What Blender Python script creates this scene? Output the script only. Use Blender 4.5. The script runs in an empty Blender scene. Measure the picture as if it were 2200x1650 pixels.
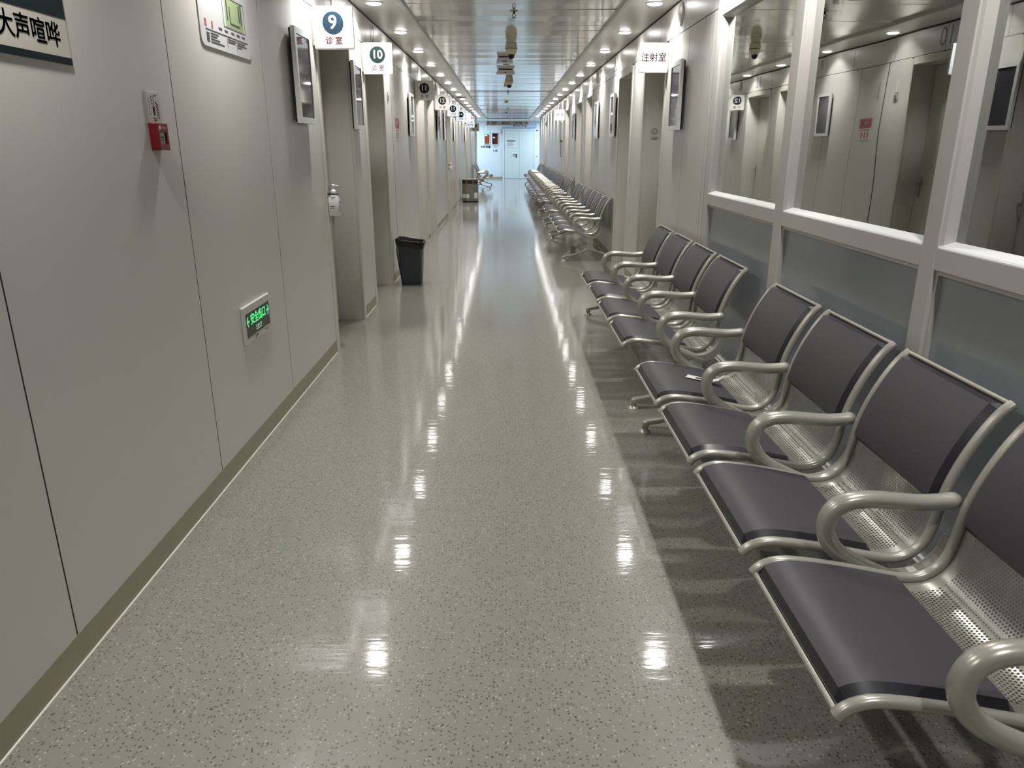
import bpy, bmesh, math, random
from mathutils import Vector, Matrix
random.seed(7)
PI = math.pi
S = bpy.context.scene
COL = S.collection

# ------------------------------------------------------------------ camera, world, exposure
CAM_H = 1.43
FPX, VX, VY = 1577.0, 1088.0, 314.5
pit = math.atan2(825 - VY, FPX)
yaw = math.atan2(1100 - VX, math.hypot(FPX, 825 - VY))
fw = Vector((math.sin(yaw) * math.cos(pit), math.cos(yaw) * math.cos(pit), -math.sin(pit)))
rt = Vector((math.cos(yaw), -math.sin(yaw), 0))
up = rt.cross(fw)
cd = bpy.data.cameras.new('camera')
cam = bpy.data.objects.new('camera', cd)
COL.objects.link(cam)
cd.sensor_width = 36.0
cd.lens = FPX / 2200 * 36.0
cd.clip_start = 0.05
cd.clip_end = 200
M = Matrix((rt, up, -fw)).transposed().to_4x4()
M.translation = Vector((0, 0, CAM_H))
cam.matrix_world = M
S.camera = cam

w = bpy.data.worlds.new('world')
S.world = w
w.use_nodes = True
w.node_tree.nodes['Background'].inputs[0].default_value = (0.75, 0.85, 1.0, 1)
w.node_tree.nodes['Background'].inputs[1].default_value = 0.15
S.view_settings.view_transform = 'Standard'
S.view_settings.look = 'None'
S.view_settings.gamma = 1.0
S.view_settings.use_curve_mapping = False
S.view_settings.exposure = 0.62
LAMP_W = 6.4
LAMP_COL = (1.0, 0.985, 0.95)
COOL_W = 42.0
S.cycles.max_bounces = 8
S.cycles.diffuse_bounces = 5
S.cycles.glossy_bounces = 5
S.cycles.transparent_max_bounces = 12
S.cycles.caustics_reflective = False
S.cycles.caustics_refractive = False
S.cycles.sample_clamp_indirect = 4.0

# ------------------------------------------------------------------ materials
def srgb(r, g, b):
    f = lambda c: (c / 255 / 12.92) if c / 255 <= 0.04045 else ((c / 255 + 0.055) / 1.055) ** 2.4
    return (f(r), f(g), f(b), 1)

MATS = {}
def mat(name, col, rough=0.5, metal=0.0, spec=0.5, coat=0.0, coat_r=0.05, emit=None, es=0.0):
    m = bpy.data.materials.new(name)
    m.use_nodes = True
    b = m.node_tree.nodes['Principled BSDF']
    b.inputs['Base Color'].default_value = col
    b.inputs['Roughness'].default_value = rough
    b.inputs['Metallic'].default_value = metal
    b.inputs['Specular IOR Level'].default_value = spec
    b.inputs['Coat Weight'].default_value = coat
    b.inputs['Coat Roughness'].default_value = coat_r
    if emit:
        b.inputs['Emission Color'].default_value = emit
        b.inputs['Emission Strength'].default_value = es
    MATS[name] = m
    return m

def nodes(m):
    nt = m.node_tree
    return nt, nt.nodes, nt.links, nt.nodes['Principled BSDF']

def mottled(m, scale, amount, rough_amount=0.0, bump=0.0, bump_scale=None, stretch=None):
    """fine colour mottling / roughness variation / soft unevenness on a principled material (object coordinates)"""
    nt, N, L, b = nodes(m)
    tc = N.new('ShaderNodeTexCoord')
    src = tc.outputs['Object']
    if stretch:
        mp = N.new('ShaderNodeMapping')
        mp.inputs['Scale'].default_value = stretch
        L.new(src, mp.inputs['Vector'])
        src = mp.outputs['Vector']
    n = N.new('ShaderNodeTexNoise')
    n.inputs['Scale'].default_value = scale
    n.inputs['Detail'].default_value = 4
    L.new(src, n.inputs['Vector'])
    if amount:
        base = b.inputs['Base Color'].default_value[:]
        mx = N.new('ShaderNodeMixRGB')
        mx.inputs[1].default_value = tuple(c * (1 - amount) for c in base[:3]) + (1,)
        mx.inputs[2].default_value = tuple(min(1, c * (1 + amount)) for c in base[:3]) + (1,)
        L.new(n.outputs['Fac'], mx.inputs[0])
        L.new(mx.outputs[0], b.inputs['Base Color'])
    if rough_amount:
        r = b.inputs['Roughness'].default_value
        mr = N.new('ShaderNodeMapRange')
        mr.inputs['To Min'].default_value = max(0.02, r - rough_amount)
        mr.inputs['To Max'].default_value = r + rough_amount
        L.new(n.outputs['Fac'], mr.inputs['Value'])
        L.new(mr.outputs[0], b.inputs['Roughness'])
    if bump:
        n2 = N.new('ShaderNodeTexNoise')
        n2.inputs['Scale'].default_value = bump_scale or scale
        n2.inputs['Detail'].default_value = 2
        L.new(src, n2.inputs['Vector'])
        bp = N.new('ShaderNodeBump')
        bp.inputs['Strength'].default_value = 1.0
        bp.inputs['Distance'].default_value = bump
        L.new(n2.outputs['Fac'], bp.inputs['Height'])
        L.new(bp.outputs[0], b.inputs['Normal'])
    return m

WALL = mottled(mat('wall_paint', srgb(209, 206, 201), 0.34), 1.3, 0.012, 0.03, 0.0006, 1.1)
BACK = mat('dark_backing', srgb(34, 32, 28), 0.8)
CASING = mottled(mat('casing_paint', srgb(205, 202, 192), 0.32), 3, 0.02)
DOORM = mottled(mat('door_paint', srgb(196, 193, 182), 0.4), 2, 0.015)
SKIRT = mottled(mat('skirting_vinyl', srgb(158, 150, 130), 0.45), 9, 0.1)
SOFFIT = mottled(mat('soffit_paint', srgb(234, 232, 228), 0.3), 2, 0.01, 0.03)
CEILP = mottled(mat('ceiling_gloss_strip', srgb(238, 236, 231), 0.12, 0.72, 0.6), 0.8, 0.03, 0.02, 0.0008, 2.2, (1.0, 0.6, 1))
TRIMM = mat('ceiling_trim_grey', srgb(150, 147, 141), 0.35, 0.2)
TRIML = mat('ceiling_trim_pale', srgb(206, 204, 199), 0.3)
FRAME = mottled(mat('partition_frame_paint', srgb(196, 192, 188), 0.38), 5, 0.02)
LOWP = mottled(mat('partition_lower_sheet', srgb(158, 165, 170), 0.13, 0.0, 0.6), 1.2, 0.05, 0.02, 0.010, 1.4, (1, 1.5, 1.2))
SILVER = mottled(mat('bench_silver_paint', srgb(174, 171, 162), 0.27, 0.35, 0.5), 40, 0.02)
PERF = mottled(mat('perforated_steel', srgb(182, 180, 171), 0.25, 0.6, 0.5), 30, 0.02)
PAD = mottled(mat('dark_seat_pad', srgb(66, 63, 68), 0.44), 350, 0.08, 0.05, 0.0003, 600)
PADEDGE = mat('pad_edge_shade', srgb(36, 35, 42), 0.33)
CHROME = mat('brushed_chrome', srgb(190, 190, 190), 0.2, 1.0)
BLACK = mat('black_plastic', srgb(20, 20, 22), 0.4)
BAG = mat('black_bag', srgb(8, 8, 9), 0.28)
BINM = mat('bin_dark_grey', srgb(52, 58, 64), 0.42)
STEEL = mottled(mat('bin_steel', srgb(136, 136, 132), 0.38, 0.35), 6, 0.08)
WHITE = mat('white_plastic', srgb(228, 228, 226), 0.35)
OFFW = mat('offwhite_plastic', srgb(205, 202, 196), 0.4)
CREAM = mat('cream_plastic', srgb(220, 210, 186), 0.4)
SIGNLIT = mat('lit_sign_face', srgb(176, 178, 184), 0.6, emit=srgb(236, 240, 250), es=0.04)
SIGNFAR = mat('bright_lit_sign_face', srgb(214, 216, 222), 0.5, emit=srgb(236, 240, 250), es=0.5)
SIGNOFF = mat('unlit_sign_face', srgb(204, 201, 195), 0.35)
TEAL = mat('teal_print', srgb(4, 36, 54), 0.6, spec=0.25)
TEALG = mat('dark_green_print', srgb(6, 32, 32), 0.6, spec=0.25)
NAVY = mat('near_black_print', srgb(12, 17, 22), 0.55, spec=0.25)
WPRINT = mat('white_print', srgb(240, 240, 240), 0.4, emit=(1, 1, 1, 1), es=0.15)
WPLAIN = mat('white_plain_print', srgb(232, 232, 230), 0.45)
GPRINT = mat('grey_print', srgb(200, 198, 192), 0.4)
MAROON = mat('maroon_print', srgb(70, 16, 14), 0.6, spec=0.2)
BROWNP = mat('brown_print', srgb(80, 52, 46), 0.4)
RED = mat('alarm_red', srgb(108, 8, 20), 0.38)
REDP = mat('red_print', srgb(180, 92, 95), 0.5)
SCRN = mat('screen_glass', srgb(58, 57, 64), 0.05, 0.0, 0.45)
EXITG = mat('exit_panel', srgb(14, 34, 24), 0.25)
EXITL = mat('exit_letter', srgb(110, 220, 150), 0.4, emit=srgb(95, 225, 150), es=0.42)
EXITW = mat('exit_white_letter', srgb(190, 225, 205), 0.4, emit=srgb(170, 225, 195), es=0.3)
GREENP = mat('map_green', srgb(160, 180, 132), 0.5)
GLINE = mat('map_line', srgb(70, 72, 70), 0.5)
MAPW = mat('map_board', srgb(208, 208, 209), 0.3)
PAPER = mat('paper', srgb(222, 222, 220), 0.6)
ACRYL = mat('acrylic_plate', srgb(186, 183, 178), 0.15)
TEALBAN = mat('banner_dark', srgb(14, 32, 38), 0.6, spec=0.2)
BANW = mat('banner_white', srgb(206, 200, 190), 0.45)
ENDW = mat('end_wall_paint', srgb(214, 218, 222), 0.4)
ENDD = mat('end_door_paint', srgb(204, 210, 210), 0.4)
NUMG = mat('wall_number_grey', srgb(96, 94, 90), 0.4)
BLUEP = mat('pale_blue_plaque', srgb(176, 190, 214), 0.4)
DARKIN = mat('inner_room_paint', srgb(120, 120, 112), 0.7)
INFLOOR = mat('inner_room_floor', srgb(150, 140, 105), 0.6)
BELLD = mat('bell_ring_grey', srgb(96, 93, 90), 0.4)
SPKR = mat('grille_grey', srgb(168, 166, 162), 0.5)
LAMPE = mat('lamp_diffuser', (1, 1, 1, 1), 0.5, emit=(1.0, 0.98, 0.95, 1), es=24.0)
COOLE = mat('cool_fill_diffuser', (1, 1, 1, 1), 0.5, emit=(0.72, 0.86, 1.0, 1), es=5.0)
SCRRED = mat('screen_red_picture', srgb(70, 12, 10), 0.3, emit=srgb(90, 12, 8), es=0.25)
SCRBRN = mat('screen_brown_picture', srgb(118, 52, 36), 0.3, emit=srgb(130, 55, 36), es=0.3)
SCRBLK = mat('screen_black_picture', srgb(18, 6, 6), 0.2)
SCRTEAL = mat('screen_teal_header', srgb(120, 190, 195), 0.3, emit=srgb(110, 190, 200), es=0.4)

def floor_material():
    m = mat('speckled_vinyl_floor', srgb(160, 155, 142), 0.30, 0.0, 0.4, 0.9, 0.065)
    nt, N, L, b = nodes(m)
    tc = N.new('ShaderNodeTexCoord')
    nz = N.new('ShaderNodeTexNoise'); nz.inputs['Scale'].default_value = 60
    L.new(tc.outputs['Object'], nz.inputs['Vector'])
    sub = N.new('ShaderNodeVectorMath'); sub.operation = 'MULTIPLY_ADD'
    sub.inputs[1].default_value = (0.012, 0.012, 0)
    L.new(nz.outputs['Color'], sub.inputs[0]); L.new(tc.outputs['Object'], sub.inputs[2])
    def chips(scale, rad, keep, off):
        mp = N.new('ShaderNodeMapping'); mp.inputs['Location'].default_value = off
        L.new(sub.outputs[0], mp.inputs['Vector'])
        v = N.new('ShaderNodeTexVoronoi'); v.inputs['Scale'].default_value = scale
        v.voronoi_dimensions = '2D'
        L.new(mp.outputs[0], v.inputs['Vector'])
        lt = N.new('ShaderNodeMath'); lt.operation = 'LESS_THAN'; lt.inputs[1].default_value = rad
        L.new(v.outputs['Distance'], lt.inputs[0])
        sp = N.new('ShaderNodeSeparateColor'); L.new(v.outputs['Color'], sp.inputs[0])
        l2 = N.new('ShaderNodeMath'); l2.operation = 'LESS_THAN'; l2.inputs[1].default_value = keep
        L.new(sp.outputs[0], l2.inputs[0])
        a = N.new('ShaderNodeMath'); a.operation = 'MULTIPLY'
        L.new(lt.outputs[0], a.inputs[0]); L.new(l2.outputs[0], a.inputs[1])
        return a.outputs[0]
    big = N.new('ShaderNodeTexNoise'); big.inputs['Scale'].default_value = 0.9; big.inputs['Detail'].default_value = 5
    L.new(tc.outputs['Object'], big.inputs['Vector'])
    mx0 = N.new('ShaderNodeMixRGB')
    mx0.inputs[1].default_value = srgb(137, 134, 127); mx0.inputs[2].default_value = srgb(141, 139, 130)
    L.new(big.outputs['Fac'], mx0.inputs[0])
    prev = mx0.outputs[0]
    for scale, rad, keep, off, col, fac in ((85, 0.27, 0.26, (0, 0, 0), srgb(96, 88, 72), 0.9), (60, 0.16, 0.22, (3.1, 1.7, 0), srgb(62, 58, 50), 0.85),
                                       (95, 0.26, 0.15, (7.7, 4.2, 0), srgb(196, 190, 174), 0.6), (120, 0.3, 0.3, (5.2, 9.2, 0), srgb(138, 130, 114), 0.7)):
        k = chips(scale, rad, keep, off)
        mm = N.new('ShaderNodeMath'); mm.operation = 'MULTIPLY'; mm.inputs[1].default_value = fac
        L.new(k, mm.inputs[0])
        mx = N.new('ShaderNodeMixRGB'); mx.inputs[2].default_value = col
        L.new(mm.outputs[0], mx.inputs[0]); L.new(prev, mx.inputs[1])
        prev = mx.outputs[0]
    L.new(prev, b.inputs['Base Color'])
    # soft unevenness of the sheet and worn gloss
    mp3 = N.new('ShaderNodeMapping'); mp3.inputs['Scale'].default_value = (5, 26, 1)
    L.new(tc.outputs['Object'], mp3.inputs['Vector'])
    n3 = N.new('ShaderNodeTexNoise'); n3.inputs['Scale'].default_value = 1.0; n3.inputs['Detail'].default_value = 3
    L.new(mp3.outputs[0], n3.inputs['Vector'])
    bp = N.new('ShaderNodeBump'); bp.inputs['Strength'].default_value = 1; bp.inputs['Distance'].default_value = 0.0006
    L.new(n3.outputs['Fac'], bp.inputs['Height'])
    L.new(bp.outputs[0], b.inputs['Normal']); L.new(bp.outputs[0], b.inputs['Coat Normal'])
    mr = N.new('ShaderNodeMapRange'); mr.inputs['To Min'].default_value = 0.29; mr.inputs['To Max'].default_value = 0.38
    L.new(big.outputs['Fac'], mr.inputs['Value']); L.new(mr.outputs[0], b.inputs['Roughness'])
    return m
FLOOR = floor_material()

def glass_material():
    """double-glazed, faintly green pane: see-through plus the mirror of four glass faces"""
    m = bpy.data.materials.new('partition_glass')
    m.use_nodes = True
    nt = m.node_tree; N = nt.nodes; L = nt.links
    N.clear()
    out = N.new('ShaderNodeOutputMaterial')
    tr = N.new('ShaderNodeBsdfTransparent'); tr.inputs[0].default_value = (0.80, 0.88, 0.84, 1)
    gl = N.new('ShaderNodeBsdfGlossy'); gl.inputs['Roughness'].default_value = 0.012
    gl.inputs['Color'].default_value = (0.94, 0.97, 0.94, 1)
    tc = N.new('ShaderNodeTexCoord')
    nz = N.new('ShaderNodeTexNoise'); nz.inputs['Scale'].default_value = 1.6; nz.inputs['Detail'].default_value = 1
    L.new(tc.outputs['Object'], nz.inputs['Vector'])
    bp = N.new('ShaderNodeBump'); bp.inputs['Distance'].default_value = 0.0014; bp.inputs['Strength'].default_value = 1
    L.new(nz.outputs['Fac'], bp.inputs['Height']); L.new(bp.outputs[0], gl.inputs['Normal'])
    fr = N.new('ShaderNodeFresnel'); fr.inputs['IOR'].default_value = 1.52
    a = N.new('ShaderNodeMath'); a.operation = 'SUBTRACT'; a.inputs[0].default_value = 1; L.new(fr.outputs[0], a.inputs[1])
    p = N.new('ShaderNodeMath'); p.operation = 'POWER'; L.new(a.outputs[0], p.inputs[0]); p.inputs[1].default_value = 7
    c = N.new('ShaderNodeMath'); c.operation = 'SUBTRACT'; c.inputs[0].default_value = 1; L.new(p.outputs[0], c.inputs[1])
    mx = N.new('ShaderNodeMixShader')
    L.new(c.outputs[0], mx.inputs[0]); L.new(tr.outputs[0], mx.inputs[1]); L.new(gl.outputs[0], mx.inputs[2])
    L.new(mx.outputs[0], out.inputs[0])
    return m
GLASS = glass_material()

# ------------------------------------------------------------------ mesh helpers
def obj(name, me, m=None, parent=None, loc=None, label=None, category=None, group=None, kind=None):
    o = bpy.data.objects.new(name, me)
    COL.objects.link(o)
    if me is not None and m is not None and hasattr(me, 'materials') and len(me.materials) == 0:
        me.materials.append(m)
    if parent is not None:
        o.parent = parent
    if loc is not None:
        o.location = loc
    tag(o, label, category, group, kind)
    return o

def tag(o, label=None, category=None, group=None, kind=None):
    if label: o['label'] = label
    if category: o['category'] = category
    if group: o['group'] = group
    if kind: o['kind'] = kind

def thing(name, label, category, loc=(0, 0, 0), rz=0.0, group=None):
    o = bpy.data.objects.new(name, None)
    COL.objects.link(o)
    o.empty_display_size = 0.1
    o.location = loc
    o.rotation_euler = (0, 0, rz)
    tag(o, label, category, group)
    return o

class MB:
    def __init__(s):
        s.v = []; s.f = []; s.sm = []
    def add(s, vs, fs, smooth=False):
        k = len(s.v)
        s.v += [tuple(v) for v in vs]
        for f in fs:
            s.f.append(tuple(i + k for i in f)); s.sm.append(smooth)
    def box(s, x0, x1, y0, y1, z0, z1, bev=0.0):
        if x0 > x1: x0, x1 = x1, x0
        if y0 > y1: y0, y1 = y1, y0
        if z0 > z1: z0, z1 = z1, z0
        if bev <= 0:
            vs = [(x, y, z) for x in (x0, x1) for y in (y0, y1) for z in (z0, z1)]
            fs = [(0, 1, 3, 2), (4, 6, 7, 5), (0, 4, 5, 1), (2, 3, 7, 6), (0, 2, 6, 4), (1, 5, 7, 3)]
            s.add(vs, fs)
            return s
        bm = bmesh.new()
        bmesh.ops.create_cube(bm, size=1.0)
        for v in bm.verts:
            v.co = Vector(((x0 + x1) / 2 + v.co.x * (x1 - x0), (y0 + y1) / 2 + v.co.y * (y1 - y0), (z0 + z1) / 2 + v.co.z * (z1 - z0)))
        b = min(bev, 0.45 * min(x1 - x0, y1 - y0, z1 - z0))
        bmesh.ops.bevel(bm, geom=bm.edges[:], offset=b, segments=2, profile=0.5, affect='EDGES')
        s.bm(bm)
        return s
    def bm(s, bm, smooth=False):
        bm.verts.index_update()
        s.add([v.co[:] for v in bm.verts], [[v.index for v in f.verts] for f in bm.faces], smooth)
        bm.free()
    def tube(s, pts, r, n=10, ry=None, cap=True, up0=(0, 1, 0), rs=None):
        """round (or elliptic, ry along up0) tube through pts"""
        P = [Vector(p) for p in pts]
        rings = []
        U = Vector(up0)
        for i, p in enumerate(P):
            t = (P[min(i + 1, len(P) - 1)] - P[max(i - 1, 0)]).normalized()
            u = (U - t * U.dot(t))
            u = u.normalized() if u.length > 1e-6 else t.orthogonal().normalized()
            U = u
            v = t.cross(u)
            a = rs[i] if rs else r
            b = (ry if ry else r) * (a / r)
            rings.append([p + u * (b * math.cos(2 * PI * k / n)) + v * (a * math.sin(2 * PI * k / n)) for k in range(n)])
        vs = [q for R in rings for q in R]
        fs = []
        for i in range(len(P) - 1):
            for k in range(n):
                k2 = (k + 1) % n
                fs.append((i * n + k, i * n + k2, (i + 1) * n + k2, (i + 1) * n + k))
        base = len(s.v)
        s.add(vs, fs, True)
        if cap:
            s.f.append(tuple(base + k for k in reversed(range(n)))); s.sm.append(True)
            s.f.append(tuple(base + (len(P) - 1) * n + k for k in range(n))); s.sm.append(True)
        return s
    def lathe(s, prof, n=20, c=(0, 0, 0), axis='z', smooth=True):
        """prof = [(r, h)] turned about an axis through c"""
        vs = []
        for r, h in prof:
            for k in range(n):
                a = 2 * PI * k / n
                x, y = r * math.cos(a), r * math.sin(a)
                if axis == 'z': vs.append((c[0] + x, c[1] + y, c[2] + h))
                elif axis == 'x': vs.append((c[0] + h, c[1] + x, c[2] + y))
                else: vs.append((c[0] + y, c[1] + h, c[2] + x))
        fs = []
        for i in range(len(prof) - 1):
            for k in range(n):
                k2 = (k + 1) % n
                fs.append((i * n + k, i * n + k2, (i + 1) * n + k2, (i + 1) * n + k))
        base = len(s.v)
        s.add(vs, fs, smooth)
        s.f.append(tuple(base + k for k in reversed(range(n)))); s.sm.append(False)
        s.f.append(tuple(base + (len(prof) - 1) * n + k for k in range(n))); s.sm.append(False)
        return s
    def prism(s, poly, h0, h1, axis='y', smooth=False):
        """poly of (a, b) pushed along an axis: axis y -> (a, h, b); x -> (h, a, b); z -> (a, b, h)"""
        f = {'y': lambda a, b, h: (a, h, b), 'x': lambda a, b, h: (h, a, b), 'z': lambda a, b, h: (a, b, h)}[axis]
        n = len(poly)
        vs = [f(a, b, h0) for a, b in poly] + [f(a, b, h1) for a, b in poly]
        fs = [tuple(range(n)), tuple(reversed(range(n, 2 * n)))]
        fs += [(i, i + n, (i + 1) % n + n, (i + 1) % n) for i in range(n)]
        s.add(vs, fs, smooth)
        return s
    def mesh(s, name='mesh', sharp=40):
        me = bpy.data.meshes.new(name)
        me.from_pydata(s.v, [], s.f)
        bm = bmesh.new(); bm.from_mesh(me)
        bmesh.ops.recalc_face_normals(bm, faces=bm.faces[:])
        bm.to_mesh(me); bm.free()
        me.polygons.foreach_set('use_smooth', s.sm)
        if any(s.sm):
            me.set_sharp_from_angle(angle=math.radians(sharp))
        me.update()
        return me

def B(*a, bev=0.0):
    return MB().box(*a, bev=bev)

def rrect(w, h, r, n=5):
    pts = []
    for cx, cy, a0 in ((w / 2 - r, h / 2 - r, 0), (-w / 2 + r, h / 2 - r, 90), (-w / 2 + r, -h / 2 + r, 180), (w / 2 - r, -h / 2 + r, 270)):
        for k in range(n + 1):
            a = math.radians(a0 + 90 * k / n)
            pts.append((cx + r * math.cos(a), cy + r * math.sin(a)))
    return pts

def smooth_path(pts, n=4):
    """Catmull-Rom through pts, n steps per span"""
    P = [Vector(p) for p in pts]
    P = [P[0] * 2 - P[1]] + P + [P[-1] * 2 - P[-2]]
    out = []
    for i in range(1, len(P) - 2):
        p0, p1, p2, p3 = P[i - 1:i + 3]
        for k in range(n):
            t = k / n
            out.append(0.5 * ((2 * p1) + (p2 - p0) * t + (2 * p0 - 5 * p1 + 4 * p2 - p3) * t * t + (3 * p1 - p0 - 3 * p2 + p3) * t ** 3))
    out.append(P[-2])
    return out

# orientation of flat things: columns = local x, y, normal
FACE_L = Matrix(((0, 0, 1), (1, 0, 0), (0, 1, 0)))            # on the left wall, seen from +X
FACE_R = Matrix(((0, 0, -1), (-1, 0, 0), (0, 1, 0)))          # on the right wall, seen from -X
FACE_C = Matrix(((1, 0, 0), (0, 0, -1), (0, 1, 0)))           # faces the camera (-Y)
FONT = None
TXT = {}
def text_mesh(body, size, bold=0.0, depth=0.0006, spacing=1.0, align='CENTER'):
    key = (body, size, bold, depth, spacing, align)
    if key in TXT: return TXT[key]
    cu = bpy.data.curves.new('lettering', 'FONT')
    cjk = any(ord(c) > 0x2000 for c in body)
    cu.body = body; cu.size = size; cu.extrude = depth; cu.offset = 0 if cjk else bold * size
    cu.align_x = align; cu.align_y = 'CENTER'; cu.space_character = spacing; cu.resolution_u = 4
    t = bpy.data.objects.new('lettering_source', cu)
    COL.objects.link(t)
    bpy.context.view_layer.update()
    me = bpy.data.meshes.new_from_object(t.evaluated_get(bpy.context.evaluated_depsgraph_get()))
    bpy.data.objects.remove(t)
    bpy.data.curves.remove(cu)
    if cjk and bold > 0:
        # heavier strokes: the same glyphs laid over one another, shifted by a hair
        d = bold * size * 1.3
        co = [v.co.copy() for v in me.vertices]; fc = [tuple(p.vertices) for p in me.polygons]
        V, F = [], []
        for dx, dy in ((-d, 0), (d, 0), (0, -d * 0.7), (0, d * 0.7)):
            k = len(V)
            V += [(c.x + dx, c.y + dy, c.z) for c in co]
            F += [tuple(i + k for i in f) for f in fc]
        me = bpy.data.meshes.new('lettering'); me.from_pydata(V, [], F); me.update()
    TXT[key] = me
    return me

def place(o, F, loc):
    """flat mesh (x right, y up, normal z) stood up with orientation F at loc (parent space)"""
    m = F.to_4x4(); m.translation = Vector(loc)
    o.matrix_basis = m
    return o

def lettering(name, body, size, m, parent, F, loc, **k):
    me = text_mesh(body, size, **k)
    if len(me.materials) == 0 or me.materials[0] is None: 
        me.materials.clear(); me.materials.append(m)
    o = bpy.data.objects.new(name, me)
    COL.objects.link(o)
    if me.materials[0] != m:
        o.material_slots[0].link = 'OBJECT'; o.material_slots[0].material = m
    o.parent = parent
    return place(o, F, loc)

# ------------------------------------------------------------------ dimensions (metres)
XL, XR = -1.237, 1.375
ZC = 2.53            # soffits
ZM = 2.548           # middle ceiling
Y0 = -3.2
YE_L, YE_R = 32.6, 32.0
YEND = 35.4
REC = 0.21           # depth of the door recesses
PT = 0.012           # panel thickness
GAP = 0.0065

# left and right openings: (near, far)
OPL = [(5.24, 6.25), (6.91, 7.92), (10.68, 11.65), (12.17, 13.2), (15.99, 16.95), (18.64, 19.6), (23.5, 24.5), (26.6, 27.6), (30.2, 31.2)]
OPR = [(6.83, 7.80), (8.61, 9.55), (12.43, 13.36), (14.15, 15.15), (17.02, 18.02), (26.3, 27.5)]
CAS = 0.06
HEAD = 2.20

# ------------------------------------------------------------------ the setting
floor = obj('floor', B(-6.4, 6.4, Y0 - 0.2, YEND + 0.2, -0.06, 0.0).mesh(), FLOOR, kind='structure')
tag(floor, 'glossy beige vinyl floor with dark and pale speckles')

def build_wall(side):
    X = XL if side == 'left' else XR
    sg = -1 if side == 'left' else 1            # away from the corridor
    ops = OPL if side == 'left' else OPR
    ystart = Y0 if side == 'left' else 5.27
    yend = YE_L if side == 'left' else YE_R
    mb = MB()
    xa, xb = X + sg * 0.0007, X + sg * 0.34
    y = ystart
    for n, f in ops:
        mb.box(xa, xb, y, n - 0.012, 0, ZC + 0.05)
        mb.box(xa, xb, n - 0.012, f + 0.012, HEAD + 0.012, ZC + 0.05)
        y = f + 0.012
    mb.box(xa, xb, y, yend - 0.012, 0, ZC + 0.05)
    wl = obj('wall_' + side, mb.mesh(), BACK, kind='structure')
    tag(wl, 'corridor wall of pale grey enamelled panels with thin dark joints, ' + ('numbered consulting room side' if side == 'left' else 'bench side'))
    # tall panels between the openings
    def panel(y0, y1, z0, z1):
        me = B(X, X + sg * PT, y0 + GAP / 2, y1 - GAP / 2, z0, z1, bev=0.0004).mesh()
        obj('wall_panel', me, WALL, wl)
    segs = []
    y = ystart
    for n, f in ops:
        segs.append((y, n - CAS)); y = f + CAS
    segs.append((y, yend - 0.012))
    fixed = {'left': [0.68, 1.797, 2.93, 4.05, 9.10, 9.98, -0.45, -1.58, 22.3, 21.0], 'right': [5.355, 6.02, 10.55, 11.35, 12.15]}[side]
    for a, b in segs:
        if b - a < 0.02: continue
        cuts = sorted(c for c in fixed if a + 0.05 < c < b - 0.05)
        if not cuts and b - a > 1.3:
            k = int(math.ceil((b - a) / 1.13))
            cuts = [a + (b - a) * i / k for i in range(1, k)]
        ed = [a] + cuts + [b]
        for p, q in zip(ed[:-1], ed[1:]):
            if side == 'left' and p < 8.45 < q:
                panel(p, 8.45, 0.093, 2.275); panel(8.466, q, 0.093, 2.275)
            else:
                panel(p, q, 0.093, 2.275)
    # band of panels above the doors
    y = ystart
    edges = [ystart]
    base = 1.797 - 1.13 * 5 if side == 'left' else 5.27
    step = 0.94
    yy = base
    while yy < yend - 0.5:
        yy += step
        if yy > ystart + 0.3 and yy < yend - 0.3: edges.append(yy)
    edges.append(yend - 0.012)
    for p, q in zip(edges[:-1], edges[1:]):
        panel(p, q, 2.2815, 2.513)
    # end return of the wall at the cross passage
    obj('wall_end_panel', B(X, X + sg * 0.34, yend - 0.012, yend, 0, ZC).mesh(), ENDW if side == 'left' else CASING, wl)
    # skirting, recessed under the panels
    for i, (a, b) in enumerate(segs):
        if b - a < 0.02: continue
        n = obj('baseboard_' + side, B(X - sg * 0.0012, X + sg * (PT + 0.01), a + 0.004, b - 0.004, 0.0, 0.0925).mesh(), SKIRT, kind='structure')
        obj('sealant_bead', MB().tube([(X - sg * 0.003, a + 0.004, 0.001), (X - sg * 0.003, b - 0.004, 0.001)], 0.0045, 8, up0=(0, 0, 1)).mesh(), CASING, n)
        tag(n, 'brown-grey recessed skirting strip along the ' + ('consulting room' if side == 'left' else 'bench') + ' wall')
    return wl
wall_left = build_wall('left')
wall_right = build_wall('right')
for o in [o for o in S.objects if o.name.startswith('baseboard_')]:
    pass

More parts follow.
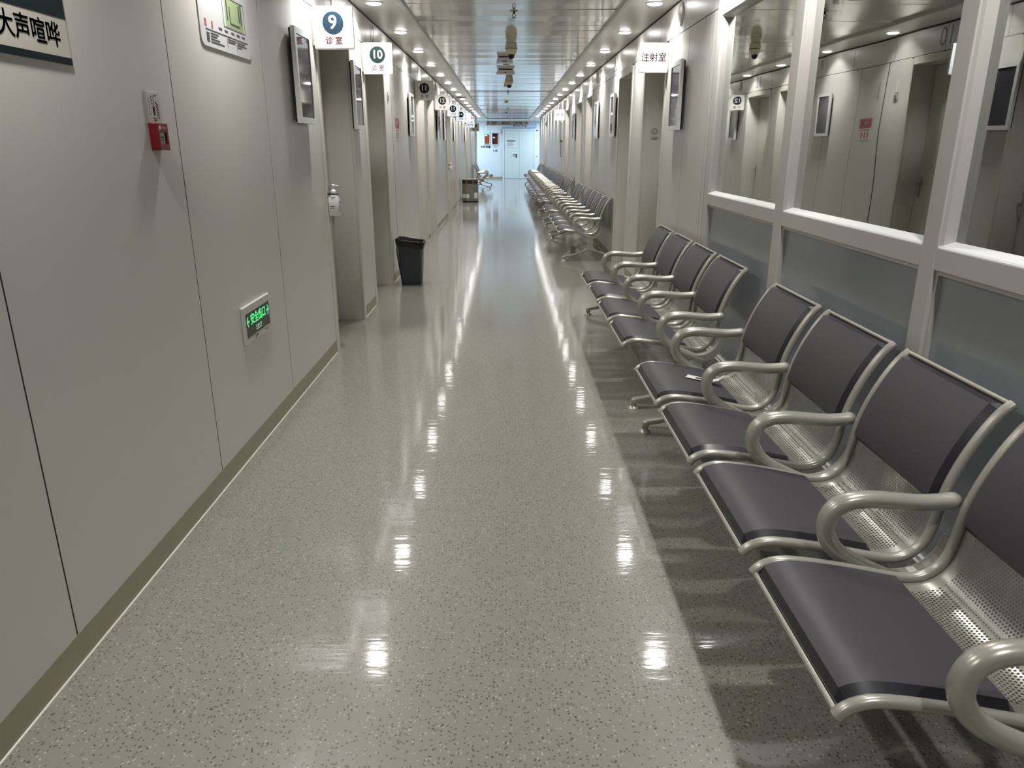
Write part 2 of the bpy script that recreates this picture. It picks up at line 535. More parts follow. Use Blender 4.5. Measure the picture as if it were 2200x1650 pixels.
def build_door(i, side, n, f):
    X = XL if side == 'left' else XR
    sg = -1 if side == 'left' else 1
    xd = X + sg * REC
    leaf = obj('door_%d' % i, B(xd, xd + sg * 0.045, n + 0.006, f - 0.006, 0.006, HEAD - 0.006, bev=0.002).mesh(), DOORM, kind='structure')
    tag(leaf, 'plain pale recessed consulting room door')
    # casing: two flat steel posts and a head, standing a little proud
    xo, xi = X - sg * 0.010, X + sg * PT
    obj('door_post', B(xo, xi, n - CAS, n, 0.0, HEAD + CAS, bev=0.004).mesh(), CASING, leaf)
    obj('door_post', B(xo, xi, f, f + CAS, 0.0, HEAD + CAS, bev=0.004).mesh(), CASING, leaf)
    obj('door_head', B(xo, xi, n, f, HEAD, HEAD + 0.072, bev=0.004).mesh(), CASING, leaf)
    # lining of the recess
    xb = X + sg * 0.34
    obj('door_reveal', B(xi, xb, n - 0.012, n, 0, HEAD).mesh(), WALL, leaf)
    obj('door_reveal', B(xi, xb, f, f + 0.012, 0, HEAD).mesh(), WALL, leaf)
    obj('door_soffit', B(xi, xb, n - 0.012, f + 0.012, HEAD, HEAD + 0.012).mesh(), WALL, leaf)
    # lever handle on a long plate near the far edge
    yh = f - 0.075
    h = MB().box(xd - sg * 0.008, xd, yh - 0.02, yh + 0.02, 0.92, 1.12, bev=0.003)
    h.tube([(xd - sg * 0.005, yh, 1.06), (xd - sg * 0.045, yh, 1.06), (xd - sg * 0.052, yh - 0.02, 1.06), (xd - sg * 0.052, yh - 0.13, 1.06)], 0.009, 8, up0=(0, 0, 1))
    hd = obj('door_handle', h.mesh(), CHROME, leaf)
    hd['label'] = 'steel lever handle'
    return leaf
k = 1
for n, f in OPL:
    build_door(k, 'left', n, f); k += 1
for n, f in OPR:
    build_door(k, 'right', n, f); k += 1

# walls that close the place off: behind the camera, beyond the cross passage, and the passage ends
tag(obj('wall_back', B(XL - 0.4, 4.2, Y0 - 0.12, Y0, 0, 2.7).mesh(), WALL, kind='structure'), 'plain pale wall closing the corridor behind the viewer')
wall_end = obj('wall_end', B(-6.4, 6.4, YEND, YEND + 0.12, 0, 2.7).mesh(), ENDW, kind='structure')
tag(wall_end, 'cool white wall that ends the corridor, with a double door')
for s in (-1, 1):
    tag(obj('wall_passage', B(s * 6.3, s * 6.42, 31.5, YEND, 0, 2.7).mesh(), ENDW, kind='structure'), 'end wall of the crossing passage')
    ya = YE_L if s < 0 else YE_R
    xa = XL - 0.34 if s < 0 else XR + 0.34
    tag(obj('wall_passage_side', B(xa, s * 6.4, ya - 0.12, ya, 0, 2.7).mesh(), ENDW, kind='structure'), 'side wall of the crossing passage')
tag(obj('baseboard_end', B(-1.7, -0.2, YEND - 0.012, YEND, 0, 0.09).mesh(), SKIRT, kind='structure'), 'grey skirting under the screens on the end wall')

# ceiling: backing, two flush side strips with the downlights, glossy cross strips between grey trims
ceiling = obj('ceiling', B(-6.4, 6.4, Y0 - 0.1, YEND + 0.1, 2.60, 2.70).mesh(), BACK, kind='structure')
tag(ceiling, 'pale metal strip ceiling with flush side bands')
XS_L, XS_R = -0.862, 0.988
soff = {}
for nm, xa, xb in (('l', XL - 0.02, XS_L), ('r', XS_R, XR + 0.06)):
    y = 1.84 - 1.575 * 3.5 + 0.25
    edges = [Y0]
    while y < 31:
        if y > Y0 + 0.2: edges.append(y)
        y += 3.15
    edges.append(32.6)
    for p, q in zip(edges[:-1], edges[1:]):
        obj('ceiling_side_board', B(xa, xb, p + 0.0012, q - 0.0012, ZC, ZC + 0.02).mesh(), SOFFIT, ceiling)
for xa, xb in ((XS_L, XS_L + 0.030), (XS_R - 0.030, XS_R)):
    obj('ceiling_trim', B(xa, xb, Y0, 32.6, ZC - 0.006, ZM + 0.02, bev=0.003).mesh(), TRIML, ceiling)
me_strip = B(XS_L + 0.028, XS_R - 0.028, -0.1490, 0.1490, 0, 0.012, bev=0.0015).mesh()
y = Y0 + 0.15
while y < 32.5:
    if abs(y - 16.75) > 0.15:
        o = obj('ceiling_strip', me_strip, CEILP, ceiling, (0, y, ZM))
        o.rotation_euler = (random.gauss(0, 0.0060), random.gauss(0, 0.0022), 0)
    else:
        o = obj('ceiling_strip', me_strip, TRIMM, ceiling, (0, y, ZM + 0.012))
    y += 0.3
obj('ceiling_cross_board', B(-6.4, 6.4, 32.6, YEND, ZC, ZC + 0.03).mesh(), SOFFIT, ceiling)

# ------------------------------------------------------------------ glazed partition (four bays) and the dim room behind it
POSTS = [(5.16, 5.27), (3.735, 3.85), (2.355, 2.445), (0.93, 1.03), (-0.45, -0.35), (-1.9, -1.8)]
XF = XR                       # face of the frame
XG = 1.42                     # face of the glass
for i in range(5):
    far, near = POSTS[i], POSTS[i + 1]
    ya, yb = near[1], far[0]
    root = thing('window_%d' % (i + 1), None, None, (0, 0, 0))
    tag(root, 'tall glazed partition bay with pale frame and blue-grey lower sheet', None, None, 'structure')
    obj('window_post', B(XF, XF + 0.10, far[0], far[1], 0, ZC, bev=0.004).mesh(), FRAME, root)
    if i == 4: obj('window_post', B(XF, XF + 0.10, near[0], near[1], 0, ZC, bev=0.004).mesh(), FRAME, root)
    obj('window_rail', B(XF + 0.001, XF + 0.10, ya, yb, 1.05, 1.122, bev=0.003).mesh(), FRAME, root)
    obj('window_rail', B(XF + 0.001, XF + 0.10, ya, yb, 2.225, 2.31, bev=0.003).mesh(), FRAME, root)
    obj('window_rail', B(XF + 0.001, XF + 0.10, ya, yb, 0.0, 0.10, bev=0.003).mesh(), FRAME, root)
    obj('window_rail', B(XF + 0.001, XF + 0.10, ya, yb, 2.47, ZC, bev=0.003).mesh(), FRAME, root)
    # glazing beads: sloped sill bead, coloured white as a lamp highlight, and side beads
    sill = MB().prism([(XF + 0.002, 1.122), (XF + 0.006, 1.128), (XG, 1.142), (XG, 1.122)], ya, yb, 'y')
    obj('window_bead', sill.mesh(), WHITE, root)
    obj('window_bead', MB().prism([(XF + 0.006, ya), (XF + 0.012, ya + 0.012), (XG, ya + 0.02), (XG, ya)], 1.122, 2.225, 'z').mesh(), FRAME, root)
    obj('window_bead', MB().prism([(XF + 0.006, yb), (XG, yb), (XG, yb - 0.02), (XF + 0.012, yb - 0.012)], 1.122, 2.225, 'z').mesh(), FRAME, root)
    obj('window_bead', MB().prism([(XF + 0.006, 2.225), (XG, 2.225), (XG, 2.208), (XF + 0.012, 2.214)], ya, yb, 'y').mesh(), FRAME, root)
    obj('window_pane', B(XG, XG + 0.006, ya, yb, 1.122, 2.225).mesh(), GLASS, root)
    obj('window_transom_pane', B(XG, XG + 0.006, ya, yb, 2.31, 2.47).mesh(), SCRN, root)
    # lower sheet inside a thin stepped bead
    xs = XF + 0.028
    for z0, z1, y0, y1 in ((1.036, 1.05, ya, yb), (0.10, 0.114, ya, yb), (0.114, 1.036, ya, ya + 0.013), (0.114, 1.036, yb - 0.013, yb)):
        obj('window_bead', B(XF + 0.012, xs + 0.01, y0, y1, z0, z1).mesh(), FRAME, root)
    o = obj('window_lower_panel', B(xs, xs + 0.01, ya, yb, 0.10, 1.05).mesh(), LOWP, root)
    o['label'] = 'blue-grey glossy sheet'
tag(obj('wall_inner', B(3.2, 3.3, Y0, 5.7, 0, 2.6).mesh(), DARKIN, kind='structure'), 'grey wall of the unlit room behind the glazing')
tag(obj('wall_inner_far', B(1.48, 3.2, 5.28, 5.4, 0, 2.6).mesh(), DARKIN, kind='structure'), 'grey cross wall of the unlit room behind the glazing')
tag(obj('wall_near_right', B(XR, XR + 0.1, Y0, -1.9, 0, 2.6).mesh(), WALL, kind='structure'), 'pale wall beside the glazing behind the viewer')

# ------------------------------------------------------------------ waiting benches
PROF = smooth_path([(0.000, 0, .354), (.010, 0, .367), (.030, 0, .380), (.062, 0, .389), (.105, 0, .388), (.17, 0, .379), (.25, 0, .365), (.33, 0, .348),
                    (.39, 0, .337), (.435, 0, .338), (.473, 0, .353), (.503, 0, .387), (.518, 0, .43), (.526, 0, .48), (.534, 0, .53), (.548, 0, .583),
                    (.570, 0, .642), (.597, 0, .698), (.625, 0, .745), (.648, 0, .774), (.668, 0, .790)], 4)
PROF = [(p.x - 0.41, p.z) for p in PROF]
SL = [0.0]
for a, b in zip(PROF[:-1], PROF[1:]):
    SL.append(SL[-1] + math.hypot(b[0] - a[0], b[1] - a[1]))
def at(s, off):
    """point of the seat profile at arc length s, lifted off towards the sitter"""
    s = min(max(s, 0.0), SL[-1] - 1e-6)
    i = 0
    while SL[i + 1] < s: i += 1
    t = (s - SL[i]) / (SL[i + 1] - SL[i])
    def tan(j):
        a, b = PROF[max(j - 1, 0)], PROF[min(j + 1, len(PROF) - 1)]
        l = math.hypot(b[0] - a[0], b[1] - a[1]); return ((b[0] - a[0]) / l, (b[1] - a[1]) / l)
    t0, t1 = tan(i), tan(i + 1)
    tx, tz = t0[0] * (1 - t) + t1[0] * t, t0[1] * (1 - t) + t1[1] * t
    x = PROF[i][0] * (1 - t) + PROF[i + 1][0] * t
    z = PROF[i][1] * (1 - t) + PROF[i + 1][1] * t
    return x - tz * off, z + tx * off
S_PAD_END = next(SL[i] for i in range(len(PROF)) if PROF[i][0] > 0.372 - 0.41)
S_BACK = next(SL[i] for i in range(len(PROF)) if PROF[i][1] > 0.484 and PROF[i][0] > 0.05)
HW = 0.258            # rail centre from seat centre
PITCH = 0.6155

def shell_mesh():
    mb = MB()
    def strip(y0, y1, s0, s1, n, off=-0.006):
        vs = []
        for i in range(n + 1):
            x, z = at(s0 + (s1 - s0) * i / n, off)
            vs += [(x, y0, z), (x, y1, z)]
        mb.add(vs, [(2 * i, 2 * i + 1, 2 * i + 3, 2 * i + 2) for i in range(n)], True)
    strip(-0.25, 0.25, 0.004, S_PAD_END - 0.004, 14)
    strip(-0.25, 0.25, S_BACK + 0.004, SL[-1] - 0.004, 14)
    m = 0.208
    strip(-0.25, -m + 0.006, S_PAD_END - 0.004, S_BACK + 0.004, 16, -0.0064)
    strip(m - 0.006, 0.25, S_PAD_END - 0.004, S_BACK + 0.004, 16, -0.0064)
    p, rr = 0.0098, 0.0034
    R = p / math.sqrt(3)
    idx = {}
    V, F = [], []
    def vert(s, y):
        k = (round(s * 2e5), round(y * 2e5))
        if k not in idx:
            x, z = at(s, -0.006); idx[k] = len(V); V.append((x, y, z))
        return idx[k]
    r = 0
    s = S_PAD_END - 0.004
    while s < S_BACK + 0.004:
        y = -m + (p / 2 if r % 2 else 0)
        while y < m:
            o = [vert(s + R * math.sin(math.radians(30 + 60 * q)), y + R * math.cos(math.radians(30 + 60 * q))) for q in range(6)]
            n_ = [vert(s + rr * math.sin(math.radians(30 + 60 * q)), y + rr * math.cos(math.radians(30 + 60 * q))) for q in range(6)]
            for q in range(6):
                q2 = (q + 1) % 6
                F.append((o[q], o[q2], n_[q2], n_[q]))
            y += p
        s += p * 0.8660254
        r += 1
    mb.add(V, F, True)
    me = bpy.data.meshes.new('seat_shell')
    me.from_pydata(mb.v, [], mb.f)
    me.polygons.foreach_set('use_smooth', mb.sm)
    me.update()
    return me

def pad_mesh(s0, s1, th=0.021, n=22):
    mb = MB()
    hw = HW - 0.014
    b = 0.019
    prof = [(-hw, -0.004), (-hw, 0.004), (-hw + b, th), (hw - b, th), (hw, 0.004), (hw, -0.004)]
    rows = [(s0, 0.0), (s0 + 0.0005, 0.25), (s0 + b, 1.0)] + [(s0 + b + (s1 - s0 - 2 * b) * i / n, 1.0) for i in range(1, n)] + [(s1 - b, 1.0), (s1 - 0.0005, 0.25), (s1, 0.0)]
    vs = []
    for s, k in rows:
        for y, o in prof:
            oo = o if o < 0 else -0.004 + (o + 0.004) * k if k < 1 else o
            x, z = at(s, oo); vs.append((x, y, z))
    N = len(prof)
    fs = []
    for i in range(len(rows) - 1):
        for j in range(N - 1):
            fs.append((i * N + j, i * N + j + 1, (i + 1) * N + j + 1, (i + 1) * N + j))
    # underside
    for i in range(len(rows) - 1):
        fs.append((i * N + N - 1, i * N, (i + 1) * N, (i + 1) * N + N - 1))
    mb.add(vs, fs, True)
    me = mb.mesh('seat_pad', 25)
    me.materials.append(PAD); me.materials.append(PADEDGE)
    # grained skin on the flat top; the smooth rim is coloured darker for shade
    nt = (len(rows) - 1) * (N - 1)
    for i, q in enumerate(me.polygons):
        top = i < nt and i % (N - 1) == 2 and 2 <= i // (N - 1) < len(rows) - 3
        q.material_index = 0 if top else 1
    return me

def rail_mesh():
    pts = [(x, 0, z) for x, z in PROF[::2]] + [(PROF[-1][0], 0, PROF[-1][1])]
    return MB().tube(pts, 0.0140, 10, ry=0.0155, up0=(0, 1, 0)).mesh('seat_rail', 60)

ARM = smooth_path([(.445, 0, .292), (.40, 0, .304), (.345, 0, .327), (.285, 0, .356), (.235, 0, .392), (.205, 0, .436), (.199, 0, .476), (.214, 0, .514), (.250, 0, .537),
                   (.305, 0, .543), (.375, 0, .538), (.445, 0, .533), (.505, 0, .536), (.545, 0, .543)], 4)
ARM = [(p.x - 0.41, 0, p.z) for p in ARM]
def arm_mesh():
    n = len(ARM)
    rs = [0.0222 + 0.002 * math.sin(PI * min(1, i / n * 1.2)) for i in range(n)]
    rs[-1] = 0.012; rs[-2] = 0.0200
    return MB().tube(ARM, 0.0232, 14, ry=0.0265, up0=(0, 1, 0), rs=rs).mesh('armrest', 60)

def leg_mesh():
    half = [(.035, .292), (.035, .205), (.044, .172), (.085, .140), (.175, .106), (.27, .078), (.325, .070), (.352, .062), (.356, .030), (.322, .030), (.318, .044), (.26, .052),
            (.17, .082), (.09, .112), (.045, .126)]
    poly = half + [(0, .130)] + [(-a, b) for a, b in reversed(half)]
    bm = bmesh.new()
    f = bm.faces.new([bm.verts.new((a, -0.020, b)) for a, b in poly])
    ex = bmesh.ops.extrude_face_region(bm, geom=[f])
    bmesh.ops.translate(bm, verts=[v for v in ex['geom'] if isinstance(v, bmesh.types.BMVert)], vec=(0, 0.040, 0))
    bmesh.ops.recalc_face_normals(bm, faces=bm.faces[:])
    bmesh.ops.bevel(bm, geom=[e for e in bm.edges if len(e.link_faces) == 2 and any(abs(fc.normal.y) > 0.9 for fc in e.link_faces)], offset=0.009, segments=2, profile=0.5, affect='EDGES')
    me = bpy.data.meshes.new('bench_leg')
    bm.to_mesh(me); bm.free()
    me.polygons.foreach_set('use_smooth', [True] * len(me.polygons))
    me.set_sharp_from_angle(angle=math.radians(50))
    return me

def bracket_mesh():
    poly = []
    s0, s1 = S_PAD_END + 0.01, S_BACK - 0.06
    n = 10
    for i in range(n + 1):
        poly.append(at(s0 + (s1 - s0) * i / n, -0.016))
    for i in range(n, -1, -1):
        poly.append(at(s0 + (s1 - s0) * i / n, -0.022 - 0.035 * math.sin(PI * (i + 0.6) / (n + 0.9))))
    return MB().prism(poly, -0.022, 0.022, 'y').mesh('seat_bracket')

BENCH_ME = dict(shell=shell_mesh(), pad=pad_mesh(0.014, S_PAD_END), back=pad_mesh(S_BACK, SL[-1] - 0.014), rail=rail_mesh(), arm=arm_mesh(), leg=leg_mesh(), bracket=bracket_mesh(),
    front=MB().tube([(PROF[0][0] + 0.004, -HW, PROF[0][1] + 0.002), (PROF[0][0] + 0.004, HW, PROF[0][1] + 0.002)], 0.0075, 8, up0=(0, 0, 1)).mesh('bar', 60),
    top=MB().tube([(PROF[-1][0] - 0.004, -HW, PROF[-1][1] - 0.001), (PROF[-1][0] - 0.004, HW, PROF[-1][1] - 0.001)], 0.0075, 8, up0=(0, 0, 1)).mesh('bar', 60),
    foot=MB().lathe([(0.016, 0.034), (0.016, 0.018), (0.019, 0.016), (0.031, 0.007), (0.033, 0.003), (0.033, 0.0)], 18).mesh('foot', 40))

def bench(n, x0, yc, label, rz=0.0):
    """n seats; x0 = world X of the front edge (of the wall side bench) and yc the middle along the corridor"""
    xx = x0 + 0.41 if rz == 0 else x0 - 0.41
    t = thing('waiting_bench', label, 'bench', (xx, yc, 0), rz, 'waiting benches along the corridor')
    m = BENCH_ME
    for i in range(n):
        y = (i - (n - 1) / 2) * PITCH
        sh = obj('seat', m['shell'], PERF, t, (0, y, 0)); sh['label'] = 'perforated steel seat shell'
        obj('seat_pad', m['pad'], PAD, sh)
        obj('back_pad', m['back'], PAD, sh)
        obj('side_rail', m['rail'], SILVER, sh, (0, -HW, 0))
        obj('side_rail', m['rail'], SILVER, sh, (0, HW, 0))
        obj('front_bar', m['front'], SILVER, sh)
        obj('top_bar', m['top'], SILVER, sh)
    L = n * PITCH
    for i in range(n + 1):
        y = (i - n / 2) * PITCH
        obj('armrest', m['arm'], SILVER, t, (0, y, 0))
        obj('seat_bracket', m['bracket'], SILVER, t, (0, y, 0))
    obj('bench_beam', B(-0.024, 0.024, -L / 2 - 0.018, L / 2 + 0.018, 0.245, 0.29, bev=0.004).mesh(), SILVER, t)
    for s in (-1, 1):
        lg = obj('bench_leg', m['leg'], SILVER, t, (0, s * L / 2, 0))
        for q in (-1, 1):
            obj('foot', m['foot'], SILVER, lg, (q * 0.339, 0, 0))
    return t

bench(4, 0.652, 2.36, 'four-seat waiting bench at the front of the row, cut off by the picture edge')
bench(4, 0.652, 5.19, 'four-seat waiting bench in front of the glazed partition, second from the viewer')
bench(4, 0.678, 10.90, 'four-seat waiting bench whose whole near end leg shows, just past the injection room door')
bench(2, 0.668, 13.36, 'two-seat waiting bench directly beyond the bench with the fully visible end leg')
bench(2, 0.668, 15.70, 'two-seat waiting bench between two door recesses, fifth along the row')
bench(4, 0.668, 18.42, 'four-seat waiting bench sixth along the row, under the treatment room sign')
bench(4, 0.668, 20.98, 'four-seat waiting bench seventh along the row, past the treatment room sign')
bench(4, 0.668, 23.54, 'four-seat waiting bench eighth along the row by the bench side wall')
bench(2, 0.668, 25.56, 'two-seat waiting bench ninth along the row, before the far dark doorway')
bench(4, 0.668, 28.75, 'last four-seat waiting bench of the row, near the end wall')
bench(4, -0.512, 28.20, 'only waiting bench on the numbered door side, behind the twin steel bin', PI)

# folded paper slip lying on a seat of the nearest bench
slip = MB()
pts = []
for i, (u, h) in enumerate(((0, 0.004), (0.045, 0.0015), (0.09, 0.001), (0.118, 0.012), (0.132, 0.030))):
    pts += [(u, -0.021 + 0.004 * math.sin(i), h), (u + 0.004, 0.021, h)]
slip.add(pts, [(2 * i, 2 * i + 1, 2 * i + 3, 2 * i + 2) for i in range(4)], False)
sl_me = slip.mesh('slip')
o = obj('paper_slip', sl_me, PAPER, None, (0.845, 3.30, 0.397), 'curled white paper slip lying on the dark pad of a bench seat', 'paper')
o.rotation_euler = (0, 0.09, -0.35); o.scale = (1.25, 1.2, 1.2)
pr = obj('print', B(0.035, 0.075, -0.008, 0.008, 0.0024, 0.0028).mesh(), GLINE, o)

# ------------------------------------------------------------------ downlights in the ceiling side bands
NUMW = ['first', 'second', 'third', 'fourth', 'fifth', 'sixth', 'seventh', 'eighth', 'ninth', 'tenth', 'eleventh', 'twelfth', 'thirteenth', 'fourteenth', 'fifteenth', 'sixteenth',
        'seventeenth', 'eighteenth', 'nineteenth', 'twentieth', 'twenty-first', 'twenty-second', 'twenty-third', 'twenty-fourth']
DL_RING = MB().lathe([(0.060, 0.0), (0.062, -0.005), (0.070, -0.006), (0.076, -0.003), (0.077, 0.0)], 28).mesh('ring')
DL_RING = None
def ring_mesh(r0, r1, h, n=28):
    mb = MB()
    prof = [(r0, 0.0), (r0 + 0.001, -h * 0.9), (r0 + 0.006, -h), (r1 - 0.004, -h * 0.7), (r1, 0.0)]
    vs, fs = [], []
    for r, z in prof:
        for k in range(n):
            a = 2 * PI * k / n
            vs.append((r * math.cos(a), r * math.sin(a), z))
    for i in range(len(prof) - 1):
        for k in range(n):
            k2 = (k + 1) % n
            fs.append((i * n + k, i * n + k2, (i + 1) * n + k2, (i + 1) * n + k))
    mb.add(vs, fs, True)
    return mb.mesh('ring', 60)
DL_RING = ring_mesh(0.060, 0.077, 0.007)
DL_DISC = MB().lathe([(0.0605, -0.0005), (0.0600, -0.003), (0.056, -0.010), (0.046, -0.0135), (0.025, -0.0150), (0.0, -0.0155)], 28).mesh('disc')
def downlights(x, row):
    ys = []
    y = 6.57 - 1.575 * 4
    while y < 31.6:
        ys.append(y); y += 1.575
    for i, y in enumerate(ys):
        k = len(ys) - 1 - i
        t = thing('downlight', 'lit round flush downlight, %s from the far end of the row over the %s' % (NUMW[k], row), 'light', (x, y, ZC), 0, 'downlights over the ' + row)
        obj('trim_ring', DL_RING, WHITE, t)
        obj('diffuser', DL_DISC, LAMPE, t)
        ld = bpy.data.lights.new('downlight_lamp', 'AREA')
        ld.shape = 'DISK'; ld.size = 0.11; ld.energy = LAMP_W; ld.color = LAMP_COL; ld.spread = math.radians(128)
        lo = bpy.data.objects.new('downlight_lamp', ld); COL.objects.link(lo)
        lo.parent = t; lo.location = (0, 0, -0.0165)
downlights(-1.065, 'numbered doors')
downlights(1.20, 'benches')
# unseen square lamps, added to give the crossing passage its cool daylight
for s, nm in ((-1, 'screens end'), (1, 'bench end')):
    for j, xx in enumerate((1.75, 3.4)):
        t = thing('fill_lamp', 'added cool white square fill lamp in the crossing passage, %s on the %s' % (NUMW[j], nm), 'light', (s * xx, 34.0, ZC))
        obj('lamp_frame', B(-0.31, 0.31, -0.31, 0.31, -0.012, 0.0, bev=0.003).mesh(), WHITE, t)
        obj('lamp_diffuser', B(-0.29, 0.29, -0.29, 0.29, -0.014, -0.011).mesh(), COOLE, t)
        ld = bpy.data.lights.new('fill_lamp_light', 'AREA'); ld.shape = 'SQUARE'; ld.size = 0.56; ld.energy = COOL_W; ld.color = (0.62, 0.82, 1.0)
        lo = bpy.data.objects.new('fill_lamp_light', ld); COL.objects.link(lo); lo.parent = t; lo.location = (0, 0, -0.02)

# ------------------------------------------------------------------ projecting room signs
def room_sign(y, xa, xb, z0, z1, label, face, body=None, num=None, disc=TEAL, small='诊 室', ink=MAROON, face_mat=None, lines=None):
    t = thing('room_sign', label, 'sign', ((xa + xb) / 2, y, (z0 + z1) / 2), 0, 'projecting signs by the doors')
    W, H = xb - xa, z1 - z0
    box = MB().prism(rrect(W, H, 0.012), -0.014, 0.014, 'y').mesh('sign_body')
    obj('sign_body', box, SIGNOFF if face is SIGNOFF else WHITE, t)
    obj('sign_face', MB().prism(rrect(W - 0.012, H - 0.012, 0.008), -0.0155, -0.0135, 'y').mesh(), face, t)
    side = -1 if (xa + xb) < 0 else 1
    obj('sign_bracket', B(side * (W / 2 - 0.002), side * (W / 2 + 0.014), -0.016, 0.016, -H / 2 + 0.02, H / 2 - 0.005, bev=0.002).mesh(), TRIMM, t)
    white = GPRINT if face is SIGNOFF else WPRINT
    if num:
        obj('number_disc', MB().lathe([(0.066, -0.0168), (0.066, -0.0152)], 32, axis='y', c=(0, 0, 0.028)).mesh(), disc, t)
        lettering('number', num, 0.112 if len(num) == 1 else 0.092, white, t, FACE_C, (-0.002, -0.0174, 0.027), bold=0.012, depth=0.0004)
        lettering('wording', small, 0.048, ink, t, FACE_C, (0, -0.0160, -0.078), bold=0.006, depth=0.0004)
    for (txt, size, zz) in (lines or ()):
        lettering('wording', txt, size, ink, t, FACE_C, (0, -0.0160, zz), bold=0.008, depth=0.0004)
    return t
xs = XL + 0.016
room_sign(5.15, -1.222, -0.972, 2.022, 2.272, 'lit white square sign with 9 in a blue disc, biggest of the numbered signs', SIGNLIT, num='9', disc=TEAL)
room_sign(6.83, -1.222, -0.972, 2.020, 2.268, 'lit white square sign with 10 in a dark green disc', SIGNLIT, num='10', disc=TEALG)
room_sign(10.60, -1.222, -0.975, 2.020, 2.268, 'unlit grey square sign with number eleven (11) in a black disc', SIGNOFF, num='11', disc=NAVY, ink=NAVY)
room_sign(13.36, -1.212, -0.965, 2.018, 2.262, 'unlit grey square sign with number twelve (12) in a black disc', SIGNOFF, num='12', disc=NAVY, ink=NAVY)
room_sign(15.95, -1.208, -0.962, 2.006, 2.252, 'lit white square sign with number thirteen (13) in a navy disc', SIGNFAR, num='13', disc=TEAL, ink=NUMG)
room_sign(18.60, -1.205, -0.960, 1.998, 2.248, 'lit white square sign with number fourteen (14) in a navy disc', SIGNFAR, num='14', disc=TEAL, ink=NUMG)
room_sign(23.45, -1.212, -0.955, 1.965, 2.225, 'lit white sign with two lines of small dark characters, beyond the sign with 14', SIGNFAR, ink=NUMG, lines=(('检 查', 0.058, 0.03), ('视力室', 0.058, -0.055)))
room_sign(21.2, -1.205, -0.965, 2.05, 2.30, 'lit white sign partly hidden behind the sign with 14', SIGNFAR, ink=NUMG, lines=(('治 疗', 0.06, 0.03), ('准备室', 0.06, -0.055)))
t = room_sign(27.0, -1.212, -0.945, 1.93, 2.19, 'unlit grey sign with a round pictogram, last of the projecting signs', SIGNOFF, ink=NAVY, lines=(('验光室', 0.062, -0.07),))
obj('pictogram', MB().lathe([(0.05, -0.0168), (0.05, -0.0152)], 24, axis='y', c=(0.02, 0, 0.04)).mesh(), BROWNP, t)
room_sign(6.74, 1.122, 1.366, 2.024, 2.256, 'lit white sign reading 注射室 in maroon beside the injection room door', SIGNLIT, ink=MAROON, lines=(('注射室', 0.072, 0.0),))
room_sign(18.15, 1.112, 1.358, 2.005, 2.250, 'lit white sign reading 治疗室 in grey on the bench side', SIGNFAR, ink=NUMG, lines=(('治疗室', 0.066, 0.0),))

# ------------------------------------------------------------------ upright display screens on the walls
def screen(y0, y1, z0, z1, side, label, picture=SCRN):
    X = XL if side == 'left' else XR
    sg = 1 if side == 'left' else -1
    F = FACE_L if side == 'left' else FACE_R
    t = thing('display_screen', label, 'screen', (X, (y0 + y1) / 2, (z0 + z1) / 2), 0, 'upright screens on the walls')
    W, H = y1 - y0, z1 - z0
    def slab(w_, h_, r, d0, d1):
        return MB().prism([(a, b) for a, b in rrect(w_, h_, r)], sg * d0, sg * d1, 'x').mesh()
    obj('wall_mount', B(0, sg * 0.02, -W * 0.3, W * 0.3, -H * 0.3, H * 0.3).mesh(), BLACK, t)
    obj('rear_housing', slab(W - 0.012, H - 0.012, 0.012, 0.014, 0.028), BLACK, t)
    # white frame around the picture
    fr = MB()
    b = 0.034
    for a0, a1, b0, b1 in ((-W / 2, -W / 2 + b, -H / 2, H / 2), (W / 2 - b, W / 2, -H / 2, H / 2), (-W / 2 + b, W / 2 - b, -H / 2, -H / 2 + b), (-W / 2 + b, W / 2 - b, H / 2 - b, H / 2)):
        fr.box(sg * 0.026, sg * 0.050, a0, a1, b0, b1)
    obj('frame', fr.mesh(), WHITE, t)
    obj('picture', B(sg * 0.028, sg * 0.044, -W / 2 + b, W / 2 - b, -H / 2 + b, H / 2 - b).mesh(), picture, t)
    return t
screen(4.53, 4.885, 1.560, 2.075, 'left', 'switched-off upright screen in a pale frame, before the sign numbered nine (9)')
screen(6.20, 6.545, 1.560, 2.068, 'left', 'switched-off upright screen in a pale frame, between the signs with 9 and 10')
screen(9.76, 10.12, 1.555, 2.060, 'left', 'switched-off upright screen in a pale frame, before the sign numbered eleven (11)')
screen(13.66, 14.01, 1.550, 2.055, 'left', 'switched-off upright screen in a pale frame, just past the sign numbered twelve (12)')
screen(15.17, 15.52, 1.545, 2.050, 'left', 'switched-off upright screen in a pale frame, just before the sign numbered thirteen (13)')
screen(17.9, 18.25, 1.545, 2.050, 'left', 'switched-off upright screen in a pale frame, just before the sign numbered fourteen (14)')
screen(22.6, 22.95, 1.545, 2.050, 'left', 'switched-off upright screen in a pale frame, last one on the numbered door wall')
screen(6.03, 6.40, 1.552, 2.062, 'right', 'switched-off upright screen beside the injection room sign')
screen(9.68, 10.04, 1.545, 2.055, 'right', 'switched-off upright screen over the bench with the visible end leg, nearer of two')
screen(11.46, 11.82, 1.545, 2.055, 'right', 'switched-off upright screen over the bench with the visible end leg, farther of two')
screen(15.32, 15.68, 1.545, 2.050, 'right', 'switched-off upright screen nearest the treatment room sign')

